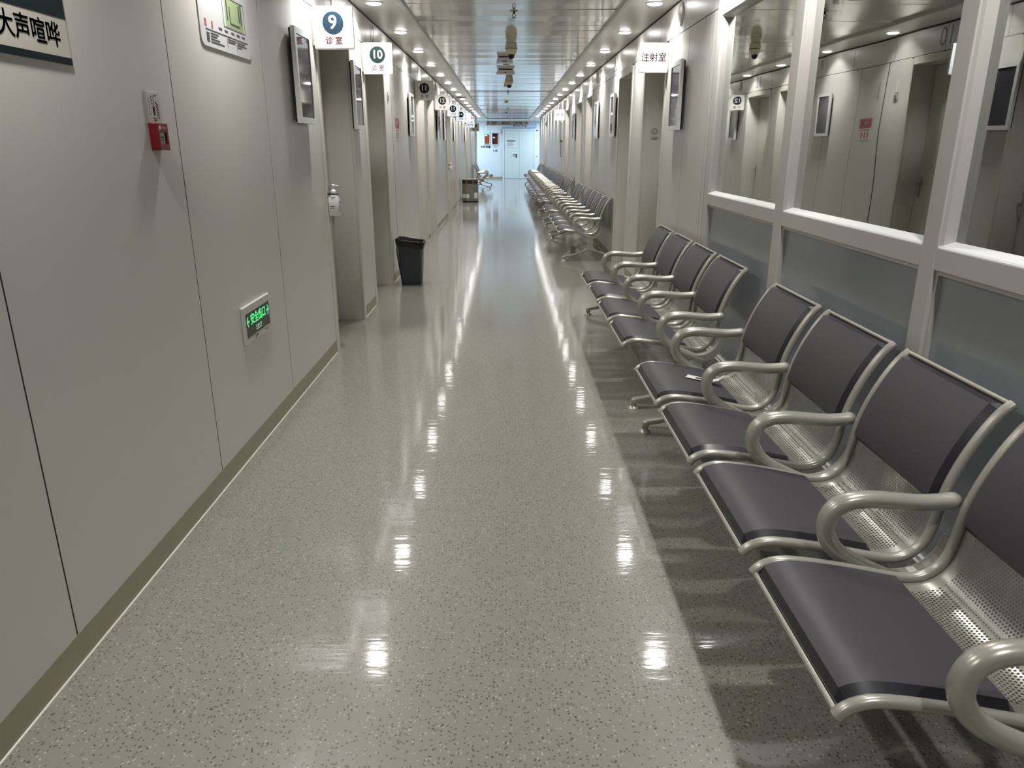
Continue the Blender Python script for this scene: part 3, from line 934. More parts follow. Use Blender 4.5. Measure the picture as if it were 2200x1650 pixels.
# ------------------------------------------------------------------ things on the near left wall
# quiet-please banner
t = thing('wall_banner', 'white banner with dark top and bottom bars reading 请勿大声喧哗', 'sign', (XL, 1.80, 1.72))
obj('board', B(0, 0.004, -0.475, 0.475, -0.072, 0.16).mesh(), BANW, t)
obj('top_bar', B(0.0035, 0.0048, -0.475, 0.475, 0.047, 0.16).mesh(), TEALBAN, t)
obj('bottom_bar', B(0.0035, 0.0048, -0.475, 0.475, -0.072, -0.053).mesh(), TEALBAN, t)
lettering('wording', '请勿大声喧哗', 0.067, NAVY, t, FACE_L, (0.0044, 0.235, -0.003), bold=0.013, depth=0.0003)
# evacuation map
t = thing('evacuation_map', 'clear-edged white evacuation plan board with a green floor plan', 'sign', (XL, 3.57, 2.02))
obj('board', MB().prism(rrect(0.61, 0.39, 0.035), 0.0, 0.005, 'x').mesh(), MAPW, t)
obj('floor_plan', B(0.005, 0.0056, 0.0, 0.22, -0.085, 0.03).mesh(), GREENP, t)
ln = MB()
for a0, a1, b0, b1 in ((-0.03, 0.24, 0.030, 0.034), (-0.03, 0.24, -0.092, -0.089), (-0.03, -0.027, -0.092, 0.034), (0.24, 0.243, -0.092, 0.034), (0.015, 0.03, -0.06, 0.03), (0.05, 0.062, -0.07, 0.0),
                       (0.17, 0.185, -0.05, 0.02), (0.195, 0.21, -0.06, 0.03), (0.06, 0.18, -0.075, -0.065), (-0.25, 0.265, -0.130, -0.126), (-0.01, -0.007, -0.175, -0.135), (0.11, 0.113, -0.175, -0.135)):
    ln.box(0.0054, 0.0060, a0, a1, b0, b1)
for r_, (ya, yb) in enumerate(((-0.20, -0.11), (-0.20, -0.13), (-0.20, -0.10), (-0.20, -0.05))):
    ln.box(0.0054, 0.0060, ya, yb, -0.142 - r_ * 0.011, -0.137 - r_ * 0.011)
for r_, (ya, yb) in enumerate(((0.0, 0.10), (0.0, 0.09))):
    ln.box(0.0054, 0.0060, ya, yb, -0.141 - r_ * 0.010, -0.136 - r_ * 0.010)
for r_, (ya, yb) in enumerate(((0.12, 0.22), (0.12, 0.24), (0.12, 0.18))):
    ln.box(0.0054, 0.0060, ya, yb, -0.141 - r_ * 0.010, -0.136 - r_ * 0.010)
for ya in (-0.10, -0.03, 0.05, 0.12, 0.19):
    ln.box(0.0054, 0.0060, ya, ya + 0.04, -0.112, -0.104)
obj('plan_lines', ln.mesh(), GLINE, t)
obj('route_lines', MB().box(0.0054, 0.006, 0.05, 0.058, 0.03, 0.17).box(0.0054, 0.006, 0.13, 0.138, 0.03, 0.17).mesh(), GREENP, t)
obj('legend', MB().box(0.0054, 0.006, -0.255, -0.235, -0.117, -0.09).box(0.0054, 0.006, -0.18, -0.165, -0.117, -0.09).mesh(), REDP, t)
obj('figure', MB().box(0.0054, 0.006, -0.245, -0.215, -0.175, -0.14).mesh(), GLINE, t)
# instruction card over the call point
t = thing('instruction_card', 'clear plastic instruction card with red and black print above the call point', 'sign', (XL, 2.747, 1.5585))
obj('plate', B(0, 0.003, -0.052, 0.052, -0.05, 0.05).mesh(), ACRYL, t)
obj('plate_edge', B(0, 0.0045, -0.0545, -0.051, -0.052, 0.052).mesh(), TRIMM, t)
pm = MB()
for q in range(4):
    pm.prism([(0.018 + q * 0.002, 0.024 - q * 0.014), (0.040, 0.010 - q * 0.014), (0.040, 0.004 - q * 0.014), (0.020 + q * 0.002, 0.017 - q * 0.014)], 0.003, 0.0034, 'x')
obj('red_print', pm.mesh(), MAROON, t)
obj('hand_print', MB().prism([(-0.006, -0.005), (0.0, 0.010), (0.004, 0.004), (0.012, 0.002), (0.010, -0.022), (-0.001, -0.026)], 0.003, 0.0034, 'x').mesh(), MAROON, t)
fm = MB()
for a0, a1, b0, b1 in ((-0.012, 0.008, 0.036, 0.038), (-0.012, 0.008, 0.012, 0.014), (-0.012, -0.010, 0.012, 0.038), (0.006, 0.008, 0.012, 0.038), (-0.004, 0.0, 0.020, 0.030), (-0.01, 0.02, -0.036, -0.033), (-0.004, 0.016, -0.043, -0.040), (0.012, 0.034, 0.040, 0.043)):
    fm.box(0.003, 0.0034, a0, a1, b0, b1)
for q in range(6):
    fm.box(0.003, 0.0034, -0.030, -0.026, 0.026 - q * 0.010, 0.031 - q * 0.010)
obj('small_print', fm.mesh(), GLINE, t)
# manual call point
t = thing('fire_call_point', 'red manual fire alarm call point with a white press plate', 'alarm', (XL, 2.735, 1.462))
cp = MB()
D = 0.032
cp.box(0, D - 0.010, -0.040, 0.040, -0.045, 0.045, bev=0.004)
cp.box(D - 0.012, D, -0.040, 0.040, 0.014, 0.045, bev=0.002)
cp.box(D - 0.012, D, -0.040, 0.040, -0.045, -0.024, bev=0.002)
cp.box(D - 0.012, D, -0.040, -0.026, -0.026, 0.016, bev=0.002)
cp.box(D - 0.012, D, 0.026, 0.040, -0.026, 0.016, bev=0.002)
obj('housing', cp.mesh(), RED, t)
pl = obj('press_plate', B(D - 0.011, D - 0.008, -0.026, 0.026, -0.024, 0.014).mesh(), WPLAIN, t)
obj('plate_print', MB().box(D - 0.0085, D - 0.0075, -0.016, 0.016, -0.004, 0.0).box(D - 0.0085, D - 0.0075, -0.008, 0.010, -0.012, -0.009).mesh(), BLACK, t)
obj('emblem', MB().lathe([(0.007, D - 0.0002), (0.007, D + 0.0006)], 14, axis='x', c=(0, -0.024, 0.030)).mesh(), GPRINT, t)
obj('housing_print', MB().box(D - 0.0002, D + 0.0005, -0.012, 0.024, 0.026, 0.034).box(D - 0.0002, D + 0.0005, 0.014, 0.030, -0.038, -0.034).mesh(), REDP, t)
# low exit sign
t = thing('exit_sign', 'green lit low-level exit sign with arrows reading 安全出口 EXIT', 'sign', (XL, 3.545, 0.625))
obj('frame_plate', B(0, 0.014, -0.197, 0.197, -0.090, 0.090, bev=0.004).mesh(), OFFW, t)
obj('sign_panel', B(0.012, 0.0150, -0.172, 0.172, -0.060, 0.054).mesh(), EXITG, t)
lettering('wording', '安全出口', 0.057, EXITL, t, FACE_L, (0.0154, 0.0, 0.014), bold=0.010, depth=0.0003, spacing=0.98)
lettering('wording', 'EXIT', 0.034, EXITW, t, FACE_L, (0.0154, 0.0, -0.037), bold=0.012, depth=0.0003, spacing=1.25)
for s in (-1, 1):
    ar = [(0.128, 0.014 - 0.0055), (0.150, 0.014 - 0.0055), (0.140, -0.010), (0.148, -0.012), (0.166, 0.014), (0.148, 0.040), (0.140, 0.038), (0.150, 0.014 + 0.0055), (0.128, 0.014 + 0.0055)]
    obj('arrow', MB().prism([(s * a, b) for a, b in ar], 0.0148, 0.0156, 'x').mesh(), EXITL, t)
obj('switch_slot', MB().box(0.0136, 0.0146, 0.085, 0.13, -0.078, -0.074).box(0.0136, 0.0146, -0.186, -0.180, -0.004, 0.002).box(0.0136, 0.0146, 0.180, 0.186, -0.004, 0.002).mesh(), BLACK, t)
obj('maker_print', MB().box(0.0136, 0.0143, -0.06, -0.05, -0.084, -0.068).box(0.0136, 0.0143, -0.04, -0.02, -0.078, -0.068).mesh(), GLINE, t)

# hand gel bottles in wall brackets
def gel(y, z, label):
    t = thing('hand_gel_dispenser', label, 'dispenser', (XL - 0.001, y, z))
    br = MB().box(0, 0.010, -0.028, 0.028, -0.075, 0.05, bev=0.002)
    ringp = [(0.050 + 0.030 * math.cos(a), 0.030 * math.sin(a), 0.034) for a in [2 * PI * k / 20 for k in range(21)]]
    br.tube(ringp, 0.005, 6, up0=(0, 0, 1), cap=False)
    br.box(0.008, 0.024, -0.010, 0.010, 0.028, 0.040)
    obj('wall_bracket', br.mesh(), mat('gel_bracket', srgb(16, 18, 40), 0.4) if 'gel_bracket' not in MATS else MATS['gel_bracket'], t)
    bm = MB()
    poly = lambda k, r=0.012: [(0.050 + a * k, b * k) for a, b in rrect(0.072, 0.060, r)]
    lay = [(1.0, -0.112, 0.9), (1.0, -0.106, 1.0), (1.0, 0.000, 1.0), (0.86, 0.016, 1.0), (0.45, 0.026, 1.0), (0.40, 0.036, 1.0)]
    vs, fs = [], []
    for k, z_, q in lay:
        pp = poly(k * q)
        vs += [(a, b, z_) for a, b in pp]
    n = len(pp)
    for i in range(len(lay) - 1):
        for j in range(n):
            fs.append((i * n + j, i * n + (j + 1) % n, (i + 1) * n + (j + 1) % n, (i + 1) * n + j))
    fs.append(tuple(reversed(range(n)))); fs.append(tuple(range((len(lay) - 1) * n, len(lay) * n)))
    bm.add(vs, fs, True)
    bo = obj('bottle', bm.mesh('bottle', 35), WHITE, t)
    pu = MB().lathe([(0.019, 0.036), (0.019, 0.052), (0.012, 0.060), (0.006, 0.066), (0.0055, 0.082), (0.010, 0.086), (0.010, 0.094), (0.004, 0.098)], 16, c=(0.05, 0, 0))
    pu.tube([(0.050, 0, 0.090), (0.070, 0, 0.091), (0.083, 0, 0.086)], 0.0045, 8)
    obj('pump', pu.mesh(), WHITE, t)
    obj('label_print', MB().box(0.026, 0.060, -0.0306, -0.0296, -0.050, -0.044).box(0.026, 0.056, -0.0306, -0.0296, -0.062, -0.058).box(0.0856, 0.0866, -0.012, 0.004, -0.03, -0.015).box(0.0856, 0.0866, -0.008, 0.006, -0.085, -0.038).mesh(), GLINE, t)
    return t
gel(5.21, 1.085, 'white pump bottle of hand gel in a dark wall bracket below the sign with 9')
gel(16.40, 1.02, 'small white pump bottle of hand gel on the wall beyond the sign with 12')

# red notice, switch and hinge strip beyond room 10
t = thing('red_notice', 'small red-headed notice on the wall before the sign with 11', 'sign', (XL, 8.81, 1.61))
obj('sheet', B(0, 0.002, -0.15, 0.15, -0.12, 0.12).mesh(), WALL, t)
obj('header', B(0.0015, 0.003, -0.15, 0.15, 0.012, 0.12).mesh(), REDP, t)
lettering('wording', '无烟区', 0.075, WPLAIN, t, FACE_L, (0.0032, 0, 0.068), bold=0.01, depth=0.0003)
nm = MB()
for q in range(3):
    nm.box(0.0018, 0.0026, -0.10 + q * 0.075, -0.07 + q * 0.075, -0.10, -0.03)
nm.box(0.0018, 0.0026, -0.13, 0.13, -0.012, -0.004)
obj('figures', nm.mesh(), REDP, t)
t = thing('light_switch', 'small grey wall switch on the pier past the sign with 10', 'switch', (XL, 8.20, 1.915))
obj('plate', B(0, 0.008, -0.035, 0.035, -0.03, 0.03, bev=0.002).mesh(), SPKR, t)
obj('key', B(0.007, 0.012, -0.02, 0.02, -0.02, 0.02, bev=0.002).mesh(), NUMG, t)
t = thing('card_holder', 'slim clear strip above the small wall switch', 'holder', (XL, 8.20, 2.02))
obj('strip', B(0, 0.004, -0.02, 0.02, -0.06, 0.06).mesh(), WHITE, t)
obj('strip_lip', B(0, 0.008, -0.02, 0.02, -0.062, -0.056).mesh(), ACRYL, t)
t = thing('hinge_strip', 'slim grey pull strip beside the broad dark panel joint', 'handle', (XL, 8.60, 2.02))
obj('strip', B(0, 0.012, -0.010, 0.010, -0.075, 0.075, bev=0.002).mesh(), TRIMM, t)
obj('strip_end', B(0, 0.014, -0.010, 0.010, 0.066, 0.075, bev=0.002).mesh(), SPKR, t)

# large outlined room numbers above the doors
for (n, f), num in zip(OPL[:6], ('9', '10', '11', '12', '13', '14')):
    o = lettering('wall_number', num, 0.24, NUMG, None, FACE_L, (XL + 0.001, (n + f) / 2, 2.398), bold=-0.012, depth=0.0012, spacing=1.1)
    tag(o, 'large grey room number %s fixed above its door' % {'9': 'nine', '10': 'ten', '11': 'eleven', '12': 'twelve', '13': 'thirteen', '14': 'fourteen'}[num], 'number', 'room numbers above the doors')

# round wall speakers
SPK_RING = None
def wall_speaker(side, y, z, label):
    X = XL if side == 'left' else XR
    sg = 1 if side == 'left' else -1
    t = thing('wall_speaker', label, 'speaker', (X, y, z), 0, 'round speakers high on the walls')
    obj('rim', MB().lathe([(0.085, 0), (0.085, sg * 0.008), (0.076, sg * 0.014), (0.068, sg * 0.010), (0.02, sg * 0.010)], 26, axis='x').mesh(), OFFW, t)
    obj('speaker_grille', MB().lathe([(0.066, sg * 0.010), (0.060, sg * 0.013), (0.0, sg * 0.015)], 26, axis='x').mesh(), SPKR, t)
    obj('badge', B(sg * 0.0146, sg * 0.016, -0.012, 0.012, -0.004, 0.004).mesh(), TRIMM, t)
for y, lb in ((1.2, 'out of sight above the banner'), (10.24, 'before the sign with 11'), (13.76, 'past the sign with 12')):
    wall_speaker('left', y, 2.42, 'round pale speaker high on the numbered wall, ' + lb)
for y, lb in ((6.34, 'above the injection room screen'), (9.92, 'nearer of two over the four-seat bench'), (11.90, 'farther of two over the four-seat bench')):
    wall_speaker('right', y, 2.415, 'round pale speaker high on the bench wall, ' + lb)

# doorbell in the injection room recess
t = thing('doorbell_unit', 'white doorbell with a grey ring on the injection room recess', 'doorbell', (1.487, 7.80, 1.565))
obj('housing', MB().prism(rrect(0.076, 0.112, 0.02), -0.022, 0.0, 'y').mesh(), OFFW, t)
obj('ring', MB().tube([(0.027 * math.cos(a), -0.0225, 0.008 + 0.027 * math.sin(a)) for a in [2 * PI * k / 28 for k in range(29)]], 0.0035, 6, up0=(0, 1, 0), cap=False).mesh(), BELLD, t)
obj('button', MB().lathe([(0.016, -0.024), (0.014, -0.026), (0.0, -0.027)], 20, axis='y', c=(0, 0, 0.008)).mesh(), SPKR, t)
obj('foot_lip', B(-0.026, 0.026, -0.0235, -0.021, -0.050, -0.044).mesh(), BELLD, t)

# measuring rail with a clamp on the bench side wall beyond the treatment room sign
t = thing('measuring_rail', 'slim chrome wall rail with clamps past the treatment room sign', 'rail', (XR, 19.1, 1.55))
obj('rail', MB().tube([(-0.03, 0, -0.36), (-0.03, 0, 0.42)], 0.010, 8, up0=(1, 0, 0)).mesh(), CHROME, t)
obj('clamp', B(-0.055, 0, -0.10, 0.10, -0.02, 0.02, bev=0.004).mesh(), NUMG, t)
obj('wall_bracket', B(-0.035, 0, -0.12, 0.10, -0.37, -0.345, bev=0.003).mesh(), CHROME, t)
obj('wall_bracket', B(-0.035, 0, -0.03, 0.03, 0.40, 0.43, bev=0.003).mesh(), CHROME, t)

# ------------------------------------------------------------------ ceiling fittings
def dome(y, x, label):
    t = thing('dome_camera', label, 'camera', (x, y, ZM), 0, 'dome cameras on the ceiling')
    obj('mount', MB().lathe([(0.055, 0.0), (0.055, -0.018), (0.050, -0.022)], 24).mesh(), CREAM, t)
    obj('housing', MB().lathe([(0.050, -0.020), (0.062, -0.026), (0.067, -0.05), (0.068, -0.078), (0.069, -0.080), (0.069, -0.086), (0.066, -0.088), (0.060, -0.118), (0.047, -0.138), (0.044, -0.140)], 26).mesh(), CREAM, t)
    obj('seam_band', MB().lathe([(0.0685, -0.0795), (0.0700, -0.081), (0.0700, -0.085), (0.0685, -0.0865)], 26).mesh(), BROWNP, t)
    obj('lens_dome', MB().lathe([(0.043, -0.138), (0.042, -0.152), (0.036, -0.170), (0.024, -0.182), (0.008, -0.188)], 24).mesh(), mat('camera_dome', srgb(10, 10, 11), 0.08) if 'camera_dome' not in MATS else MATS['camera_dome'], t)
dome(8.95, 0.055, 'cream dome camera with a black lens dome, bigger of the two on the ceiling')
dome(13.24, 0.048, 'cream dome camera with a black lens dome, smaller and farther of the two')
def sprinkler(y, x, label):
    t = thing('sprinkler_head', label, 'sprinkler', (x, y, ZM), 0, 'sprinkler heads along the ceiling')
    obj('escutcheon', MB().lathe([(0.036, 0.0), (0.034, -0.004), (0.012, -0.010)], 20).mesh(), CHROME, t)
    fr = MB().lathe([(0.010, -0.008), (0.010, -0.024)], 10)
    fr.tube([(-0.009, 0, -0.022), (-0.016, 0, -0.036), (-0.004, 0, -0.052)], 0.003, 6)
    fr.tube([(0.009, 0, -0.022), (0.016, 0, -0.036), (0.004, 0, -0.052)], 0.003, 6)
    obj('frame_arms', fr.mesh(), BLACK, t)
    obj('deflector', MB().lathe([(0.006, -0.048), (0.018, -0.053), (0.018, -0.055), (0.004, -0.056)], 14).mesh(), BLACK, t)
for y, lb in ((7.06, 'first'), (16.9, 'second'), (24.4, 'third'), (30.6, 'last')):
    sprinkler(y, 0.068 if y < 10 else 0.04, 'small dark pendent sprinkler head on the middle of the ceiling, %s along the corridor' % lb)
def detector(y, x, label):
    t = thing('smoke_detector', label, 'detector', (x, y, ZM), 0, 'round detectors on the ceiling')
    obj('base_ring', MB().lathe([(0.052, 0.0), (0.052, -0.012), (0.047, -0.016)], 22).mesh(), WHITE, t)
    obj('vent_band', MB().lathe([(0.040, -0.014), (0.040, -0.028)], 22).mesh(), NUMG, t)
    obj('cap', MB().lathe([(0.044, -0.027), (0.043, -0.034), (0.030, -0.042), (0.0, -0.044)], 22).mesh(), WHITE, t)
for y, lb in ((11.2, 'just past the bigger dome camera'), (15.0, 'just past the smaller dome camera'), (20.5, 'about halfway along'), (27.0, 'near the hanging direction signs')):
    detector(y, 0.0, 'round white smoke detector on the ceiling, ' + lb)
def ceiling_box(y, x, wd, hh, label):
    t = thing('access_point', label, 'device', (x, y, ZM), 0, 'white boxes on the ceiling')
    obj('base', B(-wd * 0.35, wd * 0.35, -0.07, 0.07, -0.012, 0.0).mesh(), BLACK, t)
    obj('cover', MB().prism([(-wd / 2, -hh), (wd / 2, -hh), (wd * 0.42, -0.010), (-wd * 0.42, -0.010)], -0.09, 0.09, 'y').mesh(), WHITE, t)
    obj('status_mark', B(-0.03, 0.03, -0.092, -0.089, -hh + 0.008, -hh + 0.018).mesh(), BLACK, t)
ceiling_box(10.55, -0.02, 0.22, 0.07, 'small white ceiling box between the two dome cameras, nearer of two')
ceiling_box(12.2, -0.01, 0.29, 0.06, 'flat white ceiling box between the two dome cameras, farther and wider of two')
t = thing('ceiling_speaker', 'round ceiling speaker cut by the top edge of the picture', 'speaker', (0.07, 6.40, ZM))
obj('rim', MB().lathe([(0.10, 0.0), (0.098, -0.008), (0.088, -0.012), (0.03, -0.009)], 30).mesh(), SPKR, t)
obj('speaker_grille', MB().lathe([(0.085, -0.009), (0.06, -0.012), (0.0, -0.013)], 30).mesh(), TRIMM, t)
t = thing('air_vent', 'dark slot air vent in the ceiling band near the sign with 14', 'vent', (-1.06, 18.5, ZC))
obj('vent_frame', B(-0.13, 0.13, -0.09, 0.09, -0.008, 0.0, bev=0.002).mesh(), SOFFIT, t)
for q in range(5):
    obj('vent_blade', B(-0.11, 0.11, -0.072 + q * 0.032, -0.056 + q * 0.032, -0.011, -0.006).mesh(), BACK, t)

# ------------------------------------------------------------------ hanging direction boards
for xa, xb, lb, rows, arrow in ((-0.79, -0.255, 'hanging grey direction board with an arrow and two lines of characters', (('特殊检查', 0.055, 0.033), ('激光室', 0.055, -0.035)), -1),
                                (-0.245, 0.21, 'hanging grey direction board with one line of dark characters, middle of three', (('眼科诊区', 0.075, -0.005),), 0),
                                (0.22, 0.87, 'hanging grey direction board with three characters and an arrow at its end', (('手术室', 0.085, 0.0),), 1)):
    t = thing('direction_board', lb, 'sign', ((xa + xb) / 2, 31.0, 2.31), 0, 'hanging direction boards')
    W = xb - xa
    obj('board', B(-W / 2, W / 2, -0.02, 0.02, -0.082, 0.082, bev=0.004).mesh(), SIGNOFF, t)
    for q in (-1, 1):
        obj('hanger_rod', MB().tube([(q * W * 0.4, 0, 0.078), (q * W * 0.4, 0, ZM - 2.31)], 0.005, 8, up0=(1, 0, 0)).mesh(), CHROME, t)
    for txt, size, zz in rows:
        lettering('wording', txt, size, NAVY, t, FACE_C, (0.04 if arrow < 0 else (-0.06 if arrow > 0 else 0), -0.0204, zz), bold=0.02, depth=0.0004)
    if arrow:
        xx = arrow * (W / 2 - 0.07)
        pts = [(0.045, 0), (0.0, 0.035), (0.0, 0.012), (-0.045, 0.012), (-0.045, -0.012), (0.0, -0.012), (0.0, -0.035)]
        obj('arrow', MB().prism([(xx + arrow * a, b) for a, b in pts], -0.0212, -0.0198, 'y').mesh(), NAVY, t)

# ------------------------------------------------------------------ end wall
d = obj('door_20', B(-0.10, 0.588, YEND - 0.03, YEND - 0.002, 0.006, 2.135, bev=0.003).mesh(), ENDD, kind='structure')
tag(d, 'pale double door at the end of the corridor, leaf with the notice and black handle')
h = MB().box(0.43, 0.475, YEND - 0.045, YEND - 0.03, 0.93, 1.10, bev=0.004)
h.tube([(0.452, YEND - 0.04, 1.065), (0.452, YEND - 0.085, 1.065), (0.43, YEND - 0.09, 1.065), (0.29, YEND - 0.09, 1.065)], 0.014, 8, up0=(0, 0, 1))
obj('door_handle', h.mesh(), BLACK, d)
d2 = obj('door_21', B(0.594, 1.27, YEND - 0.03, YEND - 0.002, 0.006, 2.135, bev=0.003).mesh(), ENDD, kind='structure')
tag(d2, 'pale double door at the end of the corridor, leaf without a handle')
for q in range(1):
    obj('door_post', B(-0.175, -0.105, YEND - 0.05, YEND, 0, 2.21, bev=0.004).mesh(), ENDW, d)
    obj('door_post', B(1.275, 1.345, YEND - 0.05, YEND, 0, 2.21, bev=0.004).mesh(), ENDW, d2)
    obj('door_head', B(-0.105, 1.275, YEND - 0.05, YEND, 2.14, 2.21, bev=0.004).mesh(), ENDW, d)
t = thing('door_notice', 'white notice with a black header and small text on the end door', 'notice', (0.215, YEND - 0.03, 1.53))
obj('sheet', B(-0.21, 0.21, -0.004, 0, -0.16, 0.16).mesh(), PAPER, t)
obj('header', B(-0.20, 0.20, -0.0055, -0.0035, 0.115, 0.155).mesh(), BLACK, t)
nl = MB()
for q in range(6):
    nl.box(-0.19 if q else -0.06, 0.19 - 0.05 * (q % 3) if q else 0.06, -0.0050, -0.0036, 0.078 - q * 0.034, 0.090 - q * 0.034)
nl.box(-0.2, 0.2, -0.0050, -0.0036, -0.156, -0.146)
obj('text_lines', nl.mesh(), GLINE, t)
t = thing('department_plaque', 'long pale blue plaque with dark characters above the end door', 'sign', (0.565, YEND, 2.335))
obj('plaque', B(-0.735, 0.735, -0.03, 0, -0.105, 0.105, bev=0.004).mesh(), BLUEP, t)
obj('plaque_edge', MB().box(-0.74, 0.74, -0.032, 0, -0.115, -0.103).box(0.732, 0.745, -0.032, 0, -0.115, 0.105).mesh(), TEALBAN, t)
lettering('wording', '眼 科 手 术 室', 0.098, NAVY, t, FACE_C, (0.05, -0.0305, -0.03), bold=0.02, depth=0.0004)
for xa, xb, za, zb, lb, pic in ((-1.02, -0.755, 1.52, 2.10, 'upright lit screen with a teal header and brown picture on the end wall', SCRBRN), (-0.665, -0.37, 1.50, 2.02, 'upright lit screen with a dark red picture on the end wall', SCRRED)):
    t = thing('display_screen', lb, 'screen', ((xa + xb) / 2, YEND, (za + zb) / 2), 0, 'lit screens on the end wall')
    W, H = xb - xa, zb - za
    obj('rear_housing', B(-W / 2, W / 2, -0.05, 0, -H / 2, H / 2, bev=0.006).mesh(), WHITE, t)
    obj('picture', B(-W / 2 + 0.02, W / 2 - 0.02, -0.053, -0.048, -H / 2 + 0.02, H / 2 - 0.02).mesh(), pic, t)
    if pic is SCRBRN:
        obj('picture_header', B(-W / 2 + 0.02, W / 2 - 0.02, -0.0545, -0.052, H / 2 - 0.15, H / 2 - 0.02).mesh(), SCRTEAL, t)
        obj('picture_bar', B(-W / 2 + 0.05, 0.01, -0.0545, -0.052, 0.07, 0.11).mesh(), WPRINT, t)
    else:
        obj('picture_band', MB().box(-W / 2 + 0.02, -0.04, -0.0545, -0.052, -H / 2 + 0.02, H / 2 - 0.02).box(-0.04, W / 2 - 0.02, -0.0545, -0.052, 0.14, H / 2 - 0.02).mesh(), SCRBLK, t)
        obj('picture_bar', B(-W / 2 + 0.05, -0.01, -0.0556, -0.054, 0.03, 0.07).mesh(), WPRINT, t)
for body, size, x, z, lb in (('生物测量', 0.118, -0.955, 1.400, 'black sticker lettering 生物测量 under the brown screen'), ('UBM', 0.112, -0.51, 1.400, 'grey sticker lettering UBM under the red screen'), ('B 超', 0.112, -0.51, 1.235, 'black sticker lettering B 超, lowest under the red screen')):
    o = lettering('wall_lettering', body, size, NAVY if body != 'UBM' else NUMG, None, FACE_C, (x, YEND - 0.0005, z), bold=0.022 if body != 'UBM' else 0.0, depth=0.0008)
    tag(o, lb, 'lettering', 'lettering on the end wall')
t = thing('cable_duct', 'thin white cable duct running up from the brown screen', 'duct', (-0.885, YEND, 2.20))
obj('duct', B(-0.014, 0.014, -0.02, 0, -0.10, 0.33, bev=0.003).mesh(), WHITE, t)
obj('duct_end', B(-0.018, 0.018, -0.024, 0, 0.31, 0.33, bev=0.003).mesh(), WHITE, t)
t = thing('door_closer', 'small grey box beside the top corner of the end door', 'box', (-0.21, YEND, 2.08))
obj('box', B(-0.03, 0.03, -0.05, 0, -0.11, 0.11, bev=0.004).mesh(), SPKR, t)
obj('cover', B(-0.02, 0.02, -0.054, -0.048, -0.09, 0.09, bev=0.002).mesh(), TRIMM, t)
t = thing('wall_switch', 'white switch plate with a black key beside the end door', 'switch', (1.395, YEND, 1.0))
obj('plate', B(-0.035, 0.035, -0.01, 0, -0.07, 0.07, bev=0.003).mesh(), WHITE, t)
obj('key', B(-0.02, 0.02, -0.016, -0.009, -0.025, 0.015, bev=0.003).mesh(), BLACK, t)
t = thing('door_sensor', 'small black sensor high beside the end door', 'sensor', (1.395, YEND, 2.12))
obj('housing', B(-0.045, 0.045, -0.04, 0, -0.02, 0.02, bev=0.008).mesh(), BLACK, t)
obj('lens', MB().lathe([(0.012, -0.044), (0.012, -0.038)], 12, axis='y').mesh(), SCRN, t)

# ------------------------------------------------------------------ bins
def loft(layers, smooth=True):
    """layers: list of (polygon xy, z)"""
    n = len(layers[0][0])
    vs = [(a, b, z) for pp, z in layers for a, b in pp]
    fs = []
    for i in range(len(layers) - 1):
        for j in range(n):
            fs.append((i * n + j, i * n + (j + 1) % n, (i + 1) * n + (j + 1) % n, (i + 1) * n + j))
    return vs, fs, n
t = thing('waste_bin', 'dark grey plastic bin with a black bag over its rim by the wall', 'bin', (-1.035, 8.02, 0))
L_ = [(rrect(0.205, 0.20, 0.03), 0.0), (rrect(0.215, 0.21, 0.03), 0.004), (rrect(0.222, 0.215, 0.032), 0.05), (rrect(0.224, 0.217, 0.032), 0.053), (rrect(0.265, 0.25, 0.035), 0.44), (rrect(0.255, 0.24, 0.035), 0.44), (rrect(0.21, 0.205, 0.03), 0.02)]
vs, fs, n = loft(L_)
fs.append(tuple(reversed(range(n)))); fs.append(tuple(range(6 * n, 7 * n)))
mb = MB(); mb.add(vs, fs, True)
obj('bin_body', mb.mesh('bin', 35), BINM, t)
rnd = random.Random(3)
def wob(pp, a):
    return [(x * (1 + rnd.uniform(-a, a)), y * (1 + rnd.uniform(-a, a))) for x, y in pp]
L_ = [(wob(rrect(0.285, 0.268, 0.04), 0.02), 0.405), (wob(rrect(0.30, 0.28, 0.04), 0.02), 0.43), (wob(rrect(0.305, 0.29, 0.045), 0.02), 0.462), (wob(rrect(0.295, 0.28, 0.045), 0.02), 0.478), (wob(rrect(0.27, 0.255, 0.04), 0.02), 0.476), (wob(rrect(0.25, 0.235, 0.04), 0.03), 0.44), (wob(rrect(0.22, 0.2, 0.04), 0.05), 0.25), (wob(rrect(0.15, 0.14, 0.04), 0.05), 0.12)]
L_ = [([(x, y) for x, y in pp], z) for pp, z in L_]
vs, fs, n = loft(L_)
vs = [(x, y, z + (0.022 * (-x / 0.15) if z > 0.39 else 0) + rnd.uniform(-0.004, 0.004)) for x, y, z in vs]
fs.append(tuple(range(7 * n, 8 * n)))
mb = MB(); mb.add(vs, fs, True)
obj('bin_bag', mb.mesh('bag', 50), BAG, t)
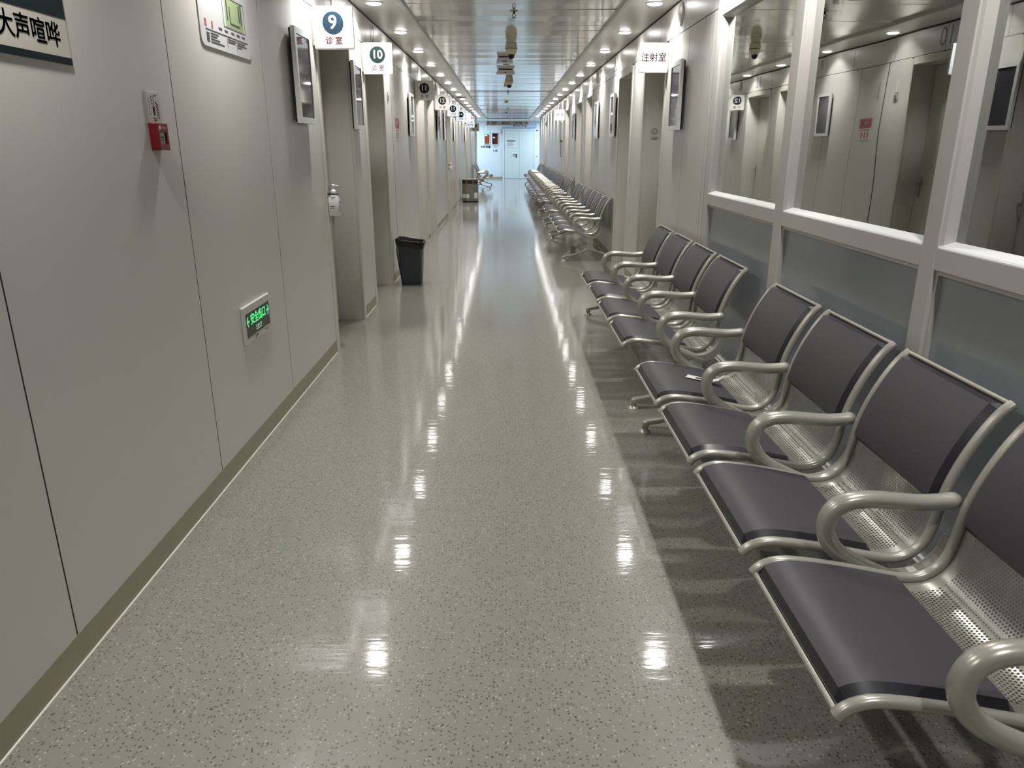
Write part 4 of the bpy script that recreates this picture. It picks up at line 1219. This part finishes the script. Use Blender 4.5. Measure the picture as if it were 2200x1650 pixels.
fl = MB().tube([(-0.142, -0.03, 0.44), (-0.150, -0.03, 0.36), (-0.135, -0.03, 0.22), (-0.118, -0.03, 0.10)], 0.006, 6, ry=0.03, up0=(0, 1, 0))
obj('bag_flap', fl.mesh(), BAG, t)

t = thing('twin_waste_bin', 'grey steel twin litter bin with angled front and white label plates', 'bin', (-0.98, 20.45, 0))
fp = [(-0.215, 0.15), (-0.215, -0.06), (-0.10, -0.155), (0.09, -0.155), (0.215, -0.06), (0.215, 0.15)]
mb = MB()
mb.prism([(a * 0.97, b * 0.97) for a, b in fp], 0.0, 0.035, 'z')
obj('plinth', mb.mesh(), BLACK, t)
obj('bin_body', MB().prism(fp, 0.03, 0.46, 'z').mesh(), STEEL, t)
obj('top_panel', MB().prism([(a * 0.985, b * 0.985) for a, b in fp], 0.462, 0.585, 'z').mesh(), STEEL, t)
obj('lid', MB().prism([(a * 1.01, b * 1.01) for a, b in fp], 0.585, 0.60, 'z').mesh(), mat('bin_lid_steel', srgb(200, 198, 190), 0.25, 0.6), t)
def facet(i, u0, u1, z0, z1, d0, d1, m, nm):
    a, b = Vector(fp[i]), Vector(fp[i + 1])
    e = (b - a); nrm = Vector((e.y, -e.x)).normalized()
    if nrm.y > 0: nrm = -nrm
    p0, p1 = a + e * u0, a + e * u1
    poly = [tuple(p0 + nrm * d0), tuple(p1 + nrm * d0), tuple(p1 + nrm * d1), tuple(p0 + nrm * d1)]
    obj(nm, MB().prism(poly, z0, z1, 'z').mesh(), m, t)
for i, mname in ((1, None), (2, None), (3, None)):
    facet(i, 0.08, 0.92, 0.48, 0.57, -0.004, 0.002, BACK if i != 3 else BROWNP, 'bin_mouth')
facet(1, 0.15, 0.85, 0.11, 0.21, 0.0, 0.003, WPLAIN, 'label_plate')
facet(2, 0.02, 0.40, 0.11, 0.21, 0.0, 0.003, WPLAIN, 'label_plate')
facet(3, 0.20, 0.85, 0.10, 0.25, 0.0, 0.003, WPLAIN, 'label_plate')
facet(2, 0.10, 0.2, 0.41, 0.44, 0.0, 0.004, BLACK, 'bin_lock')
